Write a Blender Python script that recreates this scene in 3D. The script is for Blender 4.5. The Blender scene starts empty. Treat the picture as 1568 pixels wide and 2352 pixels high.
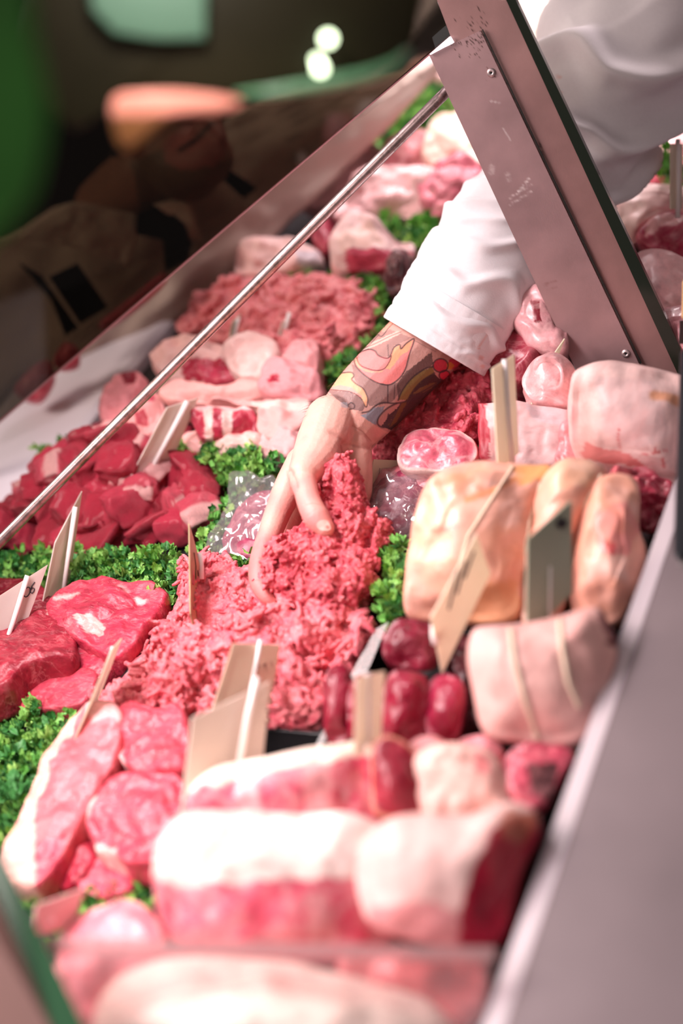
import bpy, bmesh, math, random
import numpy as np
from mathutils import Vector, Matrix, noise as mnoise
from mathutils.bvhtree import BVHTree

S = bpy.context.scene
COL = S.collection
# ------------------------------------------------------------------ camera, world, lights, exposure
F = 50.0 / 24.0 * 1568.0
CAM = Vector((0, 0, 0.78))
Yd = Vector((1873, 3212, -3267)).normalized()
Xd = Vector((3267, 0, 1873)).normalized()
Zd = Xd.cross(Yd)
ROT = Matrix((Xd, Yd, Zd))            # camera space -> world space
FOCUS = 1.30

cam_data = bpy.data.cameras.new('camera')
cam_data.sensor_fit = 'HORIZONTAL'
cam_data.sensor_width = 24.0
cam_data.lens = 50.0
cam_data.clip_start = 0.02
cam_data.dof.use_dof = True
cam_data.dof.focus_distance = FOCUS
cam_data.dof.aperture_fstop = 1.9
cam = bpy.data.objects.new('camera', cam_data)
COL.objects.link(cam)
cam.matrix_world = Matrix.Translation(CAM) @ ROT.to_4x4()
S.camera = cam

S.view_settings.view_transform = 'Standard'
S.view_settings.look = 'None'
S.view_settings.gamma = 1.0
S.view_settings.exposure = 0.36
S.cycles.max_bounces = 6
S.cycles.diffuse_bounces = 3
S.cycles.glossy_bounces = 3
S.cycles.transmission_bounces = 4
S.cycles.transparent_max_bounces = 10
S.cycles.caustics_reflective = False
S.cycles.caustics_refractive = False
S.cycles.use_denoising = True

world = bpy.data.worlds.new('world')
world.use_nodes = True
world.node_tree.nodes['Background'].inputs[0].default_value = (1.0, 0.78, 0.77, 1)
world.node_tree.nodes['Background'].inputs[1].default_value = 0.085
S.world = world


def area_light(name, loc, target, sx, sy, power, color, spread=math.pi):
    l = bpy.data.lights.new(name, 'AREA')
    l.shape = 'RECTANGLE'
    l.size = sx
    l.size_y = sy
    l.energy = power
    l.color = color
    l.spread = spread
    o = bpy.data.objects.new(name, l)
    COL.objects.link(o)
    o.location = loc
    d = (Vector(target) - Vector(loc)).normalized()
    # local -Z along d, local Y along world Y
    z = -d
    x = Vector((0, 1, 0)).cross(z).normalized()
    y = z.cross(x)
    o.rotation_euler = Matrix((x, y, z)).transposed().to_euler()
    return o


PINK = (1.0, 0.845, 0.855)
SHELF_FILL = area_light('shelf_lamp_light', tuple(CAM + ROT @ Vector(((330 - 784) / F, -(-430 - 1176) / F, -1.0)) * 0.60), tuple(CAM + ROT @ Vector(((400 - 784) / F, -(150 - 1176) / F, -1.0)) * 0.74), 0.05, 0.05, 0.26, (1.0, 0.9, 0.85), math.radians(120))  # added fill, no known lamp: brightens the blurred shapes at top left
area_light('case_lamp_light', (-0.80, 0.34, 0.66), (-0.60, 0.36, 0.0), 0.14, 1.45, 7.6, PINK, math.radians(112))
area_light('case_lamp_light', (-0.90, 2.20, 0.60), (-0.90, 2.15, 0.0), 0.14, 1.30, 7.0, PINK, math.radians(118))
area_light('case_lamp_light', (-0.45, 2.00, 0.50), (-0.45, 1.90, 0.0), 0.06, 0.80, 9.0, PINK, math.radians(92))  # added fill for the dull cuts at the right rear
area_light('shop_ceiling_light', (0.5, -0.9, 2.2), (-0.4, 0.9, 0.1), 1.2, 1.2, 5.0, (1.0, 0.80, 0.76))
area_light('shop_back_light', (0.25, 3.0, 1.9), (-0.45, 1.35, 0.05), 0.8, 0.8, 10.0, (1.0, 0.80, 0.80))  # added fill from behind, aimed at the right background
area_light('shop_front_light', (-1.9, 0.5, 1.3), (-1.0, 1.36, 0.2), 0.5, 0.5, 13.0, (1.0, 0.83, 0.72))  # added fill so that the figure behind the glass shows


# ------------------------------------------------------------------ projection helpers
def ray(px, py):
    return ROT @ Vector(((px - 784) / F, -(py - 1176) / F, -1.0))


def at(px, py, z=0.0):
    r = ray(px, py)
    return CAM + r * ((z - CAM.z) / r.z)


def atd(px, py, d):
    return CAM + ray(px, py) * d


def depth_at(px, py, z):
    return (z - CAM.z) / ray(px, py).z


ROTI = np.array(ROT.transposed())


def project(co):
    c = (np.asarray(co) - np.array(CAM)) @ ROTI.T
    return 784 - F * c[:, 0] / c[:, 2], 1176 + F * c[:, 1] / c[:, 2]


# ------------------------------------------------------------------ object helpers
def setp(o, label=None, cat=None, group=None, kind=None):
    if label:
        o['label'] = label
    if cat:
        o['category'] = cat
    if group:
        o['group'] = group
    if kind:
        o['kind'] = kind
    return o


def empty(name, loc, label=None, cat=None, group=None):
    o = bpy.data.objects.new(name, None)
    COL.objects.link(o)
    o.location = loc
    o.empty_display_size = 0.02
    return setp(o, label, cat, group)


def mesh_obj(name, verts, faces, mat, parent=None, smooth=True, cols=None, origin=None):
    v = np.asarray(verts, dtype=float)
    if origin is None:
        origin = np.array([(v[:, 0].min() + v[:, 0].max()) / 2, (v[:, 1].min() + v[:, 1].max()) / 2, v[:, 2].min()])
    if parent is not None:
        origin = np.array(parent_world(parent))
    me = bpy.data.meshes.new(name)
    me.from_pydata((v - origin).tolist(), [], faces)
    me.validate()
    if smooth:
        me.shade_smooth()
    if cols is not None:
        a = me.color_attributes.new('col', 'FLOAT_COLOR', 'POINT')
        c = np.ones((len(v), 4))
        c[:, :3] = cols
        a.data.foreach_set('color', c.ravel())
    if mat:
        me.materials.append(mat)
    o = bpy.data.objects.new(name, me)
    COL.objects.link(o)
    if parent is not None:
        o.parent = parent
    else:
        o.location = origin
    return o


def parent_world(p):
    loc = Vector((0, 0, 0))
    while p is not None:
        loc = loc + p.location
        p = p.parent
    return loc


class MB:
    def __init__(s):
        s.v = []
        s.f = []
        s.c = []

    def add(s, v, f, c=None):
        b = len(s.v)
        s.v.extend([tuple(q) for q in v])
        s.f.extend([tuple(i + b for i in q) for q in f])
        if c is not None:
            s.c.extend([tuple(q) for q in c] if np.ndim(c) == 2 else [tuple(c)] * len(v))

    def prism(s, poly, off, c=None):
        poly = [Vector(p) for p in poly]
        n = len(poly)
        v = poly + [p + off for p in poly]
        f = [tuple(range(n))[::-1], tuple(range(n, 2 * n))]
        f += [(i, (i + 1) % n, n + (i + 1) % n, n + i) for i in range(n)]
        s.add(v, f, c)

    def box(s, lo, hi, c=None):
        x0, y0, z0 = lo
        x1, y1, z1 = hi
        s.prism([(x0, y0, z0), (x1, y0, z0), (x1, y1, z0), (x0, y1, z0)], Vector((0, 0, z1 - z0)), c)

    def tube(s, pts, rad, n=8, c=None, cap=True):
        pts = [Vector(p) for p in pts]
        m = len(pts)
        rad = rad if hasattr(rad, '__len__') else [rad] * m
        ref = None
        v = []
        for i, p in enumerate(pts):
            t = (pts[min(i + 1, m - 1)] - pts[max(i - 1, 0)])
            t = t.normalized() if t.length > 1e-9 else Vector((0, 0, 1))
            if ref is None:
                ref = t.orthogonal().normalized()
            a = ref - t * ref.dot(t)
            a = a.normalized() if a.length > 1e-6 else t.orthogonal().normalized()
            ref = a
            b = t.cross(a)
            for k in range(n):
                w = 2 * math.pi * k / n
                v.append(p + (a * math.cos(w) + b * math.sin(w)) * rad[i])
        f = []
        for i in range(m - 1):
            for k in range(n):
                f.append((i * n + k, i * n + (k + 1) % n, (i + 1) * n + (k + 1) % n, (i + 1) * n + k))
        if cap:
            f.append(tuple(range(n))[::-1])
            f.append(tuple(range((m - 1) * n, m * n)))
        s.add(v, f, c)

    def build(s, name, mat, parent=None, smooth=False, origin=None):
        return mesh_obj(name, s.v, s.f, mat, parent, smooth, np.array(s.c) if s.c else None, origin)


def bevel(o, w, seg=2):
    m = o.modifiers.new('bevel', 'BEVEL')
    m.width = w
    m.segments = seg
    m.limit_method = 'ANGLE'
    return o


# ------------------------------------------------------------------ materials
def new_mat(name):
    m = bpy.data.materials.new(name)
    m.use_nodes = True
    nt = m.node_tree
    nt.nodes.clear()
    out = nt.nodes.new('ShaderNodeOutputMaterial')
    return m, nt, out


def N(nt, t, **kw):
    n = nt.nodes.new(t)
    for k, v in kw.items():
        if k in n.inputs:
            n.inputs[k].default_value = v
        else:
            setattr(n, k, v)
    return n


def simple(name, col, rough=0.5, metal=0.0, spec=0.5, bump=0.0, bscale=100.0, var=0.0, vscale=20.0, coat=0.0, stretch=None):
    m, nt, out = new_mat(name)
    p = N(nt, 'ShaderNodeBsdfPrincipled', Roughness=rough, Metallic=metal)
    p.inputs['Specular IOR Level'].default_value = spec
    p.inputs['Coat Weight'].default_value = coat
    p.inputs['Base Color'].default_value = (*col, 1)
    tc = N(nt, 'ShaderNodeTexCoord')
    src = tc.outputs['Object']
    if stretch:
        mp = N(nt, 'ShaderNodeMapping')
        mp.inputs['Scale'].default_value = stretch
        nt.links.new(src, mp.inputs[0])
        src = mp.outputs[0]
    if var > 0:
        n = N(nt, 'ShaderNodeTexNoise', Scale=vscale, Detail=5.0)
        nt.links.new(src, n.inputs['Vector'])
        r = N(nt, 'ShaderNodeMapRange')
        r.inputs[1].default_value = 0.3
        r.inputs[2].default_value = 0.7
        r.inputs[3].default_value = 1 - var
        r.inputs[4].default_value = 1 + var
        nt.links.new(n.outputs[0], r.inputs[0])
        x = N(nt, 'ShaderNodeVectorMath', operation='SCALE')
        x.inputs[0].default_value = col
        nt.links.new(r.outputs[0], x.inputs['Scale'])
        nt.links.new(x.outputs[0], p.inputs['Base Color'])
    if bump > 0:
        n = N(nt, 'ShaderNodeTexNoise', Scale=bscale, Detail=4.0)
        nt.links.new(src, n.inputs['Vector'])
        b = N(nt, 'ShaderNodeBump', Strength=bump, Distance=0.002)
        nt.links.new(n.outputs[0], b.inputs['Height'])
        nt.links.new(b.outputs[0], p.inputs['Normal'])
    nt.links.new(p.outputs[0], out.inputs[0])
    return m


def vcol_mat(name, rough=0.38, coat=0.25, pink=0.0, pscale=24.0, marble=0.0, mscale=45.0, mcol=(0.82, 0.5, 0.5), var=0.22, vscale=60.0,
             bump=0.35, bscale=140.0, sss=0.0, spec=0.5, stretch=(1, 1, 1), mw=0.035, sheen=0.0):
    """surface whose own colours sit in the mesh, with fine mottling and thin fat veins"""
    m, nt, out = new_mat(name)
    L = nt.links.new
    p = N(nt, 'ShaderNodeBsdfPrincipled', Roughness=rough)
    p.inputs['Coat Weight'].default_value = coat
    p.inputs['Coat Roughness'].default_value = 0.18
    p.inputs['Specular IOR Level'].default_value = spec
    if sss > 0:
        p.inputs['Subsurface Weight'].default_value = sss
        p.inputs['Subsurface Radius'].default_value = (1.0, 0.35, 0.25)
        p.inputs['Subsurface Scale'].default_value = 0.004
    at_ = N(nt, 'ShaderNodeVertexColor', layer_name='col')
    tc = N(nt, 'ShaderNodeTexCoord')
    mp = N(nt, 'ShaderNodeMapping')
    mp.inputs['Scale'].default_value = stretch
    L(tc.outputs['Object'], mp.inputs[0])
    oi = N(nt, 'ShaderNodeObjectInfo')
    add = N(nt, 'ShaderNodeVectorMath', operation='ADD')
    sc = N(nt, 'ShaderNodeMath', operation='MULTIPLY')
    sc.inputs[1].default_value = 7.0
    L(oi.outputs['Random'], sc.inputs[0])
    L(mp.outputs[0], add.inputs[0])
    L(sc.outputs[0], add.inputs[1])
    n1 = N(nt, 'ShaderNodeTexNoise', Scale=vscale, Detail=6.0, Roughness=0.65)
    L(add.outputs[0], n1.inputs['Vector'])
    r = N(nt, 'ShaderNodeMapRange')
    r.inputs[1].default_value = 0.3
    r.inputs[2].default_value = 0.7
    r.inputs[3].default_value = 1 - var
    r.inputs[4].default_value = 1 + var
    L(n1.outputs[0], r.inputs[0])
    x = N(nt, 'ShaderNodeVectorMath', operation='SCALE')
    L(at_.outputs['Color'], x.inputs[0])
    L(r.outputs[0], x.inputs['Scale'])
    colout = x.outputs[0]
    if pink > 0:
        n4 = N(nt, 'ShaderNodeTexNoise', Scale=pscale, Detail=7.0, Roughness=0.7, Distortion=1.2)
        L(add.outputs[0], n4.inputs['Vector'])
        r4 = N(nt, 'ShaderNodeMapRange')
        r4.inputs[1].default_value = 0.50
        r4.inputs[2].default_value = 0.72
        r4.inputs[3].default_value = 0.0
        r4.inputs[4].default_value = pink
        L(n4.outputs[0], r4.inputs[0])
        m4 = N(nt, 'ShaderNodeMix', data_type='RGBA')
        L(r4.outputs[0], m4.inputs['Factor'])
        L(colout, m4.inputs[6])
        m4.inputs[7].default_value = (*mcol, 1)
        r5 = N(nt, 'ShaderNodeMapRange')
        r5.inputs[1].default_value = 0.30
        r5.inputs[2].default_value = 0.50
        r5.inputs[3].default_value = 0.62
        r5.inputs[4].default_value = 1.0
        L(n4.outputs[0], r5.inputs[0])
        m5 = N(nt, 'ShaderNodeVectorMath', operation='SCALE')
        L(m4.outputs[2], m5.inputs[0])
        L(r5.outputs[0], m5.inputs['Scale'])
        colout = m5.outputs[0]
    if marble > 0:
        n2 = N(nt, 'ShaderNodeTexNoise', Scale=mscale, Detail=4.0, Roughness=0.6, Distortion=0.6)
        L(add.outputs[0], n2.inputs['Vector'])
        s1 = N(nt, 'ShaderNodeMath', operation='SUBTRACT')
        s1.inputs[1].default_value = 0.5
        L(n2.outputs[0], s1.inputs[0])
        ab = N(nt, 'ShaderNodeMath', operation='ABSOLUTE')
        L(s1.outputs[0], ab.inputs[0])
        r2 = N(nt, 'ShaderNodeMapRange')
        r2.inputs[1].default_value = 0.0
        r2.inputs[2].default_value = mw
        r2.inputs[3].default_value = marble
        r2.inputs[4].default_value = 0.0
        L(ab.outputs[0], r2.inputs[0])
        mx = N(nt, 'ShaderNodeMix', data_type='RGBA')
        L(r2.outputs[0], mx.inputs['Factor'])
        L(colout, mx.inputs[6])
        mx.inputs[7].default_value = (*mcol, 1)
        colout = mx.outputs[2]
    L(colout, p.inputs['Base Color'])
    if bump > 0:
        n3 = N(nt, 'ShaderNodeTexNoise', Scale=bscale, Detail=5.0)
        L(add.outputs[0], n3.inputs['Vector'])
        b = N(nt, 'ShaderNodeBump', Strength=bump, Distance=0.003)
        L(n3.outputs[0], b.inputs['Height'])
        L(b.outputs[0], p.inputs['Normal'])
    L(p.outputs[0], out.inputs[0])
    return m


def glass_mat(name, tint, gloss=0.10, haze=0.0, hazecol=(1, 0.8, 0.8), rough=0.02):
    m, nt, out = new_mat(name)
    L = nt.links.new
    t = N(nt, 'ShaderNodeBsdfTransparent')
    t.inputs[0].default_value = (*tint, 1)
    g = N(nt, 'ShaderNodeBsdfGlossy', Roughness=rough)
    g.inputs[0].default_value = (0.9, 0.95, 0.92, 1)
    mx = N(nt, 'ShaderNodeMixShader')
    mx.inputs[0].default_value = gloss
    L(t.outputs[0], mx.inputs[1])
    L(g.outputs[0], mx.inputs[2])
    last = mx.outputs[0]
    if haze > 0:
        d = N(nt, 'ShaderNodeBsdfDiffuse')
        d.inputs[0].default_value = (*hazecol, 1)
        m2 = N(nt, 'ShaderNodeMixShader')
        m2.inputs[0].default_value = haze
        L(last, m2.inputs[1])
        L(d.outputs[0], m2.inputs[2])
        last = m2.outputs[0]
    L(last, out.inputs[0])
    return m


def emit_mat(name, col, s):
    m, nt, out = new_mat(name)
    e = N(nt, 'ShaderNodeEmission', Strength=s)
    e.inputs[0].default_value = (*col, 1)
    nt.links.new(e.outputs[0], out.inputs[0])
    return m


MEAT = vcol_mat('raw_meat', pink=0.35, pscale=20, coat=0.14, marble=0.28, mcol=(0.78, 0.36, 0.37), mscale=28, var=0.24, vscale=55, bump=0.40, bscale=120, mw=0.03, stretch=(1, 1, 1))
STEAK = vcol_mat('raw_steak', pink=0.25, pscale=26, marble=0.30, mscale=40, var=0.30, vscale=60, bump=0.6, bscale=150, mw=0.018, stretch=(1, 1.8, 1), rough=0.36, coat=0.16, spec=0.4, mcol=(0.75, 0.25, 0.27))
FATTY = vcol_mat('meat_fat', pink=0.38, pscale=11, marble=0.10, mscale=18, var=0.10, vscale=30, bump=0.3, bscale=90, rough=0.5, coat=0.06, spec=0.28, mcol=(0.72, 0.25, 0.24), mw=0.02)
MARBLED = vcol_mat('marbled_meat', pink=0.3, marble=0.30, mscale=30, var=0.2, vscale=50, bump=0.4, bscale=110, mcol=(0.88, 0.62, 0.6), mw=0.07)
MINCE = vcol_mat('minced_beef', marble=0.0, var=0.20, vscale=260, bump=0.55, bscale=420, rough=0.5, coat=0.08, spec=0.35)
SKIN = vcol_mat('skin', marble=0.0, var=0.06, vscale=90, bump=0.16, bscale=380, rough=0.48, coat=0.0, sss=0.12, spec=0.35)
CLOTH = vcol_mat('coat_cloth', var=0.02, vscale=300, bump=0.1, bscale=900, rough=0.85, coat=0.0, spec=0.15)
LEAF = vcol_mat('parsley_leaf', spec=0.4, var=0.22, vscale=120, bump=0.25, bscale=300, rough=0.42, coat=0.1)

STEEL = simple('brushed_steel', (0.56, 0.46, 0.46), rough=0.42, metal=0.85, bump=0.08, bscale=60, var=0.08, vscale=25)
DARKRUB = simple('dark_rubber', (0.012, 0.014, 0.012), rough=0.35)
BLACKPL = simple('black_plastic', (0.006, 0.006, 0.007), rough=0.25)
WHITEPL = simple('white_plastic', (0.86, 0.8, 0.78), rough=0.35)
STRING = simple('butcher_string', (0.82, 0.68, 0.52), rough=0.8, bump=0.4, bscale=900)
INK = simple('black_ink', (0.03, 0.02, 0.03), rough=0.6)


# ------------------------------------------------------------------ generic shapes
def fbm(p, f, o=3):
    v = 0.0
    a = 1.0
    for k in range(o):
        v += a * mnoise.noise(p * f)
        f *= 2.03
        a *= 0.5
    return v


def smooth_loop(pts, n):
    """closed Catmull-Rom through 2D pts, n samples equally spaced"""
    m = len(pts)
    P = np.array(pts, float)
    out = []
    for i in range(m):
        p0, p1, p2, p3 = P[(i - 1) % m], P[i], P[(i + 1) % m], P[(i + 2) % m]
        for t in np.linspace(0, 1, 12, endpoint=False):
            out.append(0.5 * (2 * p1 + (p2 - p0) * t + (2 * p0 - 5 * p1 + 4 * p2 - p3) * t * t + (3 * p1 - p0 - 3 * p2 + p3) * t ** 3))
    out = np.array(out)
    d = np.r_[0, np.cumsum(np.linalg.norm(np.diff(np.vstack([out, out[:1]]), axis=0), axis=1))]
    s = np.linspace(0, d[-1], n, endpoint=False)
    full = np.vstack([out, out[:1]])
    return np.c_[np.interp(s, d, full[:, 0]), np.interp(s, d, full[:, 1])]


def in_poly(px, py, poly):
    P = np.array(poly, float)
    inside = np.zeros(len(px), bool)
    j = len(P) - 1
    for i in range(len(P)):
        xi, yi = P[i]
        xj, yj = P[j]
        c = ((yi > py) != (yj > py)) & (px < (xj - xi) * (py - yi) / (yj - yi + 1e-12) + xi)
        inside ^= c
        j = i
    return inside


def dist_line(px, py, pts):
    d = np.full(len(px), 1e9)
    for (x0, y0), (x1, y1) in zip(pts[:-1], pts[1:]):
        dx, dy = x1 - x0, y1 - y0
        t = np.clip(((px - x0) * dx + (py - y0) * dy) / (dx * dx + dy * dy + 1e-9), 0, 1)
        d = np.minimum(d, np.hypot(px - x0 - t * dx, py - y0 - t * dy))
    return d


def paint(px, py, base, zones, jit=None):
    """colours of the meat itself: base plus patches of fat / lean given by shape"""
    c = np.tile(np.array(base, float), (len(px), 1))
    if jit is None:
        jit = 0
    for zn in zones:
        if zn[0] == 'p':
            m = in_poly(px + jit, py + jit, zn[1])
            a = np.where(m, zn[3] if len(zn) > 3 else 1.0, 0.0)
        else:
            d = dist_line(px + jit * 0.5, py - jit * 0.5, zn[1])
            w = zn[3]
            a = np.clip((w - d) / (w * 0.5), 0, 1)
        c = c * (1 - a[:, None]) + np.array(zn[2]) * a[:, None]
    return c


RNG = random.Random(7)


def lump(name, outline, mat, base, z=None, d=None, th=0.03, k=0.0, n=64, rings=9, amp=0.002, freq=35, zones=(), rim=None,
         dome=0.25, label=None, cat='meat', group=None, parent=None, jit=6, box=0.5, kind=None, keep=False, sharp=False, slope=(0, 0), clampz=True):
    """a piece of meat: its outline stands in a plane (k=0 lying on the deck, k=1 upright towards the aisle) and is swelled to thickness th"""
    o = np.array(outline, float)
    if sharp:
        pts = o
        tot = np.vstack([o, o[:1]])
        dd = np.r_[0, np.cumsum(np.linalg.norm(np.diff(tot, axis=0), axis=1))]
        s = np.linspace(0, dd[-1], n, endpoint=False)
        loop = np.c_[np.interp(s, dd, tot[:, 0]), np.interp(s, dd, tot[:, 1])]
    else:
        loop = smooth_loop(outline, n)
    c = loop.mean(0)
    P0 = atd(c[0], c[1], d) if d is not None else at(c[0], c[1], z)
    view = (CAM - P0).normalized()
    nrm = Vector((-slope[0], -slope[1], 1)).normalized().lerp(view, k).normalized()
    sc = []
    m1 = max(5, int(rings * 1.7))
    for i in range(m1):                       # upper face
        t = i / m1
        sc.append((t * 0.86, 1 - dome * (t * 0.86) ** 2))
    e = box
    for i in range(rings + 1):                # rounded flank
        w = math.pi * i / rings
        cs, sn = math.cos(w), math.sin(w)
        s_ = 0.86 + 0.14 * (abs(sn) ** e)
        h = (abs(cs) ** e) * (1 if cs > 0 else -1)
        sc.append((s_, h * (1 - dome * 0.74 if cs > 0 else 1)))
    for i in range(3):
        sc.append((0.86 * (1 - (i + 1) / 3.0), -1))
    verts, pxs, pys, ss = [], [], [], []
    off = Vector((RNG.random() * 50, RNG.random() * 50, RNG.random() * 50))

    def onplane(x, y):
        r = ray(x, y)
        return CAM + r * ((P0 - CAM).dot(nrm) / r.dot(nrm))
    pc = onplane(*c)
    rim_pts = [onplane(*q) for q in loop]
    faces = []
    m = len(loop)
    for (s_, h) in sc:
        for i in range(m):
            p = pc + (rim_pts[i] - pc) * s_ + nrm * (h * th * 0.5)
            q = p + off
            dn = (p - pc) + nrm * h * th
            dn = dn.normalized() if dn.length > 1e-6 else nrm
            disp = amp * fbm(q, freq, 3)
            p = p + nrm * disp * (1.0 if s_ < 0.9 else 0.5) + dn * disp * (0.0 if s_ < 0.5 else 0.7)
            if clampz and p.z < 0.0012:
                p = Vector((p.x, p.y, 0.0012))
            verts.append(p)
            pxs.append(c[0] + (loop[i][0] - c[0]) * s_)
            pys.append(c[1] + (loop[i][1] - c[1]) * s_)
            ss.append(s_ if h > -0.99 else 1.0)
    R_ = len(sc)
    for a in range(R_ - 1):
        for i in range(m):
            faces.append((a * m + i, (a + 1) * m + i, (a + 1) * m + (i + 1) % m, a * m + (i + 1) % m))
    faces.append(tuple((R_ - 1) * m + i for i in range(m)))
    pxs, pys, ss = np.array(pxs), np.array(pys), np.array(ss)
    jv = np.array([mnoise.noise((v + off) * 90) for v in verts]) * jit
    cols = paint(pxs, pys, base, zones, jv)
    if rim:
        col, w = rim
        a = np.clip((ss + jv * 0.01 - (1 - w)) / (w * 0.4 + 1e-6), 0, 1)[:, None]
        cols = cols * (1 - a) + np.array(col) * a
    ob = mesh_obj(name, [tuple(v) for v in verts], faces, mat, parent, True, cols)
    setp(ob, label, cat if parent is None else None, group, kind)
    if keep:
        ob_data = ([tuple(v) for v in verts], faces)
        return ob, ob_data
    return ob


def weld(mb, vox, smooth_it, name):
    mb.c = []
    o = mb.build(name, None, smooth=True, origin=np.zeros(3))
    r = o.modifiers.new('remesh', 'REMESH')
    r.mode = 'VOXEL'
    r.voxel_size = vox
    s = o.modifiers.new('smooth', 'SMOOTH')
    s.factor = 0.5
    s.iterations = smooth_it
    dg = bpy.context.evaluated_depsgraph_get()
    ev = o.evaluated_get(dg)
    me = ev.to_mesh()
    nv = len(me.vertices)
    co = np.zeros(nv * 3)
    me.vertices.foreach_get('co', co)
    no = np.zeros(nv * 3)
    me.vertices.foreach_get('normal', no)
    faces = [tuple(p.vertices) for p in me.polygons]
    ev.to_mesh_clear()
    md = o.data
    bpy.data.objects.remove(o)
    bpy.data.meshes.remove(md)
    return co.reshape(-1, 3), no.reshape(-1, 3), faces


def capsules(parts, vox, smooth_it, name):
    """union of tapered chains -> one continuous surface (list of verts, faces)"""
    mb = MB()
    for ch in parts:
        pts, rad = [], []
        q = [(atd(px, py, d), r * d / F) for (px, py, d, r) in ch]
        # densify with smooth interpolation
        for i in range(len(q) - 1):
            for t in np.linspace(0, 1, 6, endpoint=False):
                p0 = q[max(i - 1, 0)][0]
                p1, p2 = q[i][0], q[i + 1][0]
                p3 = q[min(i + 2, len(q) - 1)][0]
                pts.append(0.5 * (2 * p1 + (p2 - p0) * t + (2 * p0 - 5 * p1 + 4 * p2 - p3) * t * t + (3 * p1 - p0 - 3 * p2 + p3) * t ** 3))
                rad.append(q[i][1] * (1 - t) + q[i + 1][1] * t)
        pts.append(q[-1][0])
        rad.append(q[-1][1])
        d0 = (pts[0] - pts[1]).normalized()
        d1 = (pts[-1] - pts[-2]).normalized()
        a0 = [(pts[0] + d0 * rad[0] * math.sin(w), rad[0] * math.cos(w)) for w in (1.45, 1.2, 0.9, 0.6, 0.3)]
        a1 = [(pts[-1] + d1 * rad[-1] * math.sin(w), rad[-1] * math.cos(w)) for w in (0.3, 0.6, 0.9, 1.2, 1.45)]
        allp = a0 + list(zip(pts, rad)) + a1
        mb.tube([p for p, r in allp], [r for p, r in allp], 20)
    return weld(mb, vox, smooth_it, name)


# ================================================================== THE SETTING
mb = MB()
mb.box((-6, -3, -0.95), (3, 7, -0.9))
setp(mb.build('floor', simple('dark_floor', (0.05, 0.04, 0.035), rough=0.6, var=0.2)), kind='structure')
mb = MB()
mb.box((-6.05, -3, -0.9), (-6, 7, 2.6))
setp(mb.build('wall_left', simple('dim_wall', (0.05, 0.04, 0.03), rough=0.8, var=0.2)), kind='structure')
mb = MB()
mb.box((-6, 7, -0.9), (3, 7.05, 2.6))
setp(mb.build('wall_back', simple('dim_wall_far', (0.06, 0.05, 0.04), rough=0.8, var=0.2)), kind='structure')

# display counter: deck, plinth, front sill
case = empty('display_counter', (-0.73, 1.4, -0.9), 'refrigerated butcher counter with dark deck and pale metal front sill', 'counter')
mb = MB()
mb.box((-1.09, 0.15, -0.04), (-0.325, 3.2, 0.0))
mb.build('deck', simple('deck_dark', (0.02, 0.017, 0.018), rough=0.4, var=0.2), case)
mb = MB()
mb.box((-1.262, 0.15, -0.9), (-0.325, 3.2, -0.045))
mb.build('plinth', simple('plinth_grey', (0.3, 0.28, 0.28), rough=0.5), case)
SILL = simple('sill_enamel', (0.76, 0.71, 0.79), rough=0.35, var=0.06, vscale=12, stretch=(1, 0.05, 1))
prof = [(-1.090, -0.03), (-1.090, 0.012), (-1.098, 0.018), (-1.225, 0.020), (-1.232, 0.026), (-1.255, 0.026), (-1.262, 0.022), (-1.262, -0.03)]
mb = MB()
mb.prism([(x, 0.15, z) for x, z in prof], Vector((0, 3.05, 0)))
mb.build('front_sill', SILL, case)
mb = MB()
mb.box((-1.254, 0.15, 0.0262), (-1.240, 3.2, 0.0295))
mb.build('sill_channel', simple('channel_grey', (0.22, 0.18, 0.17), rough=0.35, metal=0.5), case)

# rear worktop
wt = empty('rear_worktop', (0.0, 1.2, -0.9), 'grey stainless worktop along the butcher side of the counter', 'worktop')
WTM = simple('worktop_steel', (0.19, 0.152, 0.160), rough=0.55, metal=0.2, bump=0.05, bscale=30, var=0.12, vscale=9)
mb = MB()
mb.box((-0.30, -0.3, -0.9), (0.35, 3.0, 0.094))
mb.build('cabinet', simple('cabinet_grey', (0.33, 0.29, 0.3), rough=0.5), wt)
mb = MB()
mb.prism([(-0.309, -0.3, 0.1), (0.36, -0.3, 0.1), (0.36, 3.0, 0.1), (-0.309, 3.0, 0.1)], Vector((0, 0, -0.006)))
mb.build('top_sheet', WTM, wt)
mb = MB()
mb.prism([(-0.322, -0.3, 0.099), (-0.309, -0.3, 0.1005), (-0.309, -0.3, 0.06), (-0.322, -0.3, 0.06)], Vector((0, 3.3, 0)))
mb.build('edge_strip', simple('edge_bright', (0.50, 0.44, 0.47), rough=0.4), wt)


# ---------------------------------------------------------------- post
def plane_pts(A, B, c, horiz):
    """returns px,py -> world on plane through A, B and direction horiz"""
    n = (B - A).cross(horiz).normalized()
    if n.dot(CAM - A) < 0:
        n = -n

    def f(px, py, off=0.0):
        r = ray(px, py)
        P = A + n * off
        return CAM + r * ((P - CAM).dot(n) / r.dot(n))
    return f, n


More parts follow.
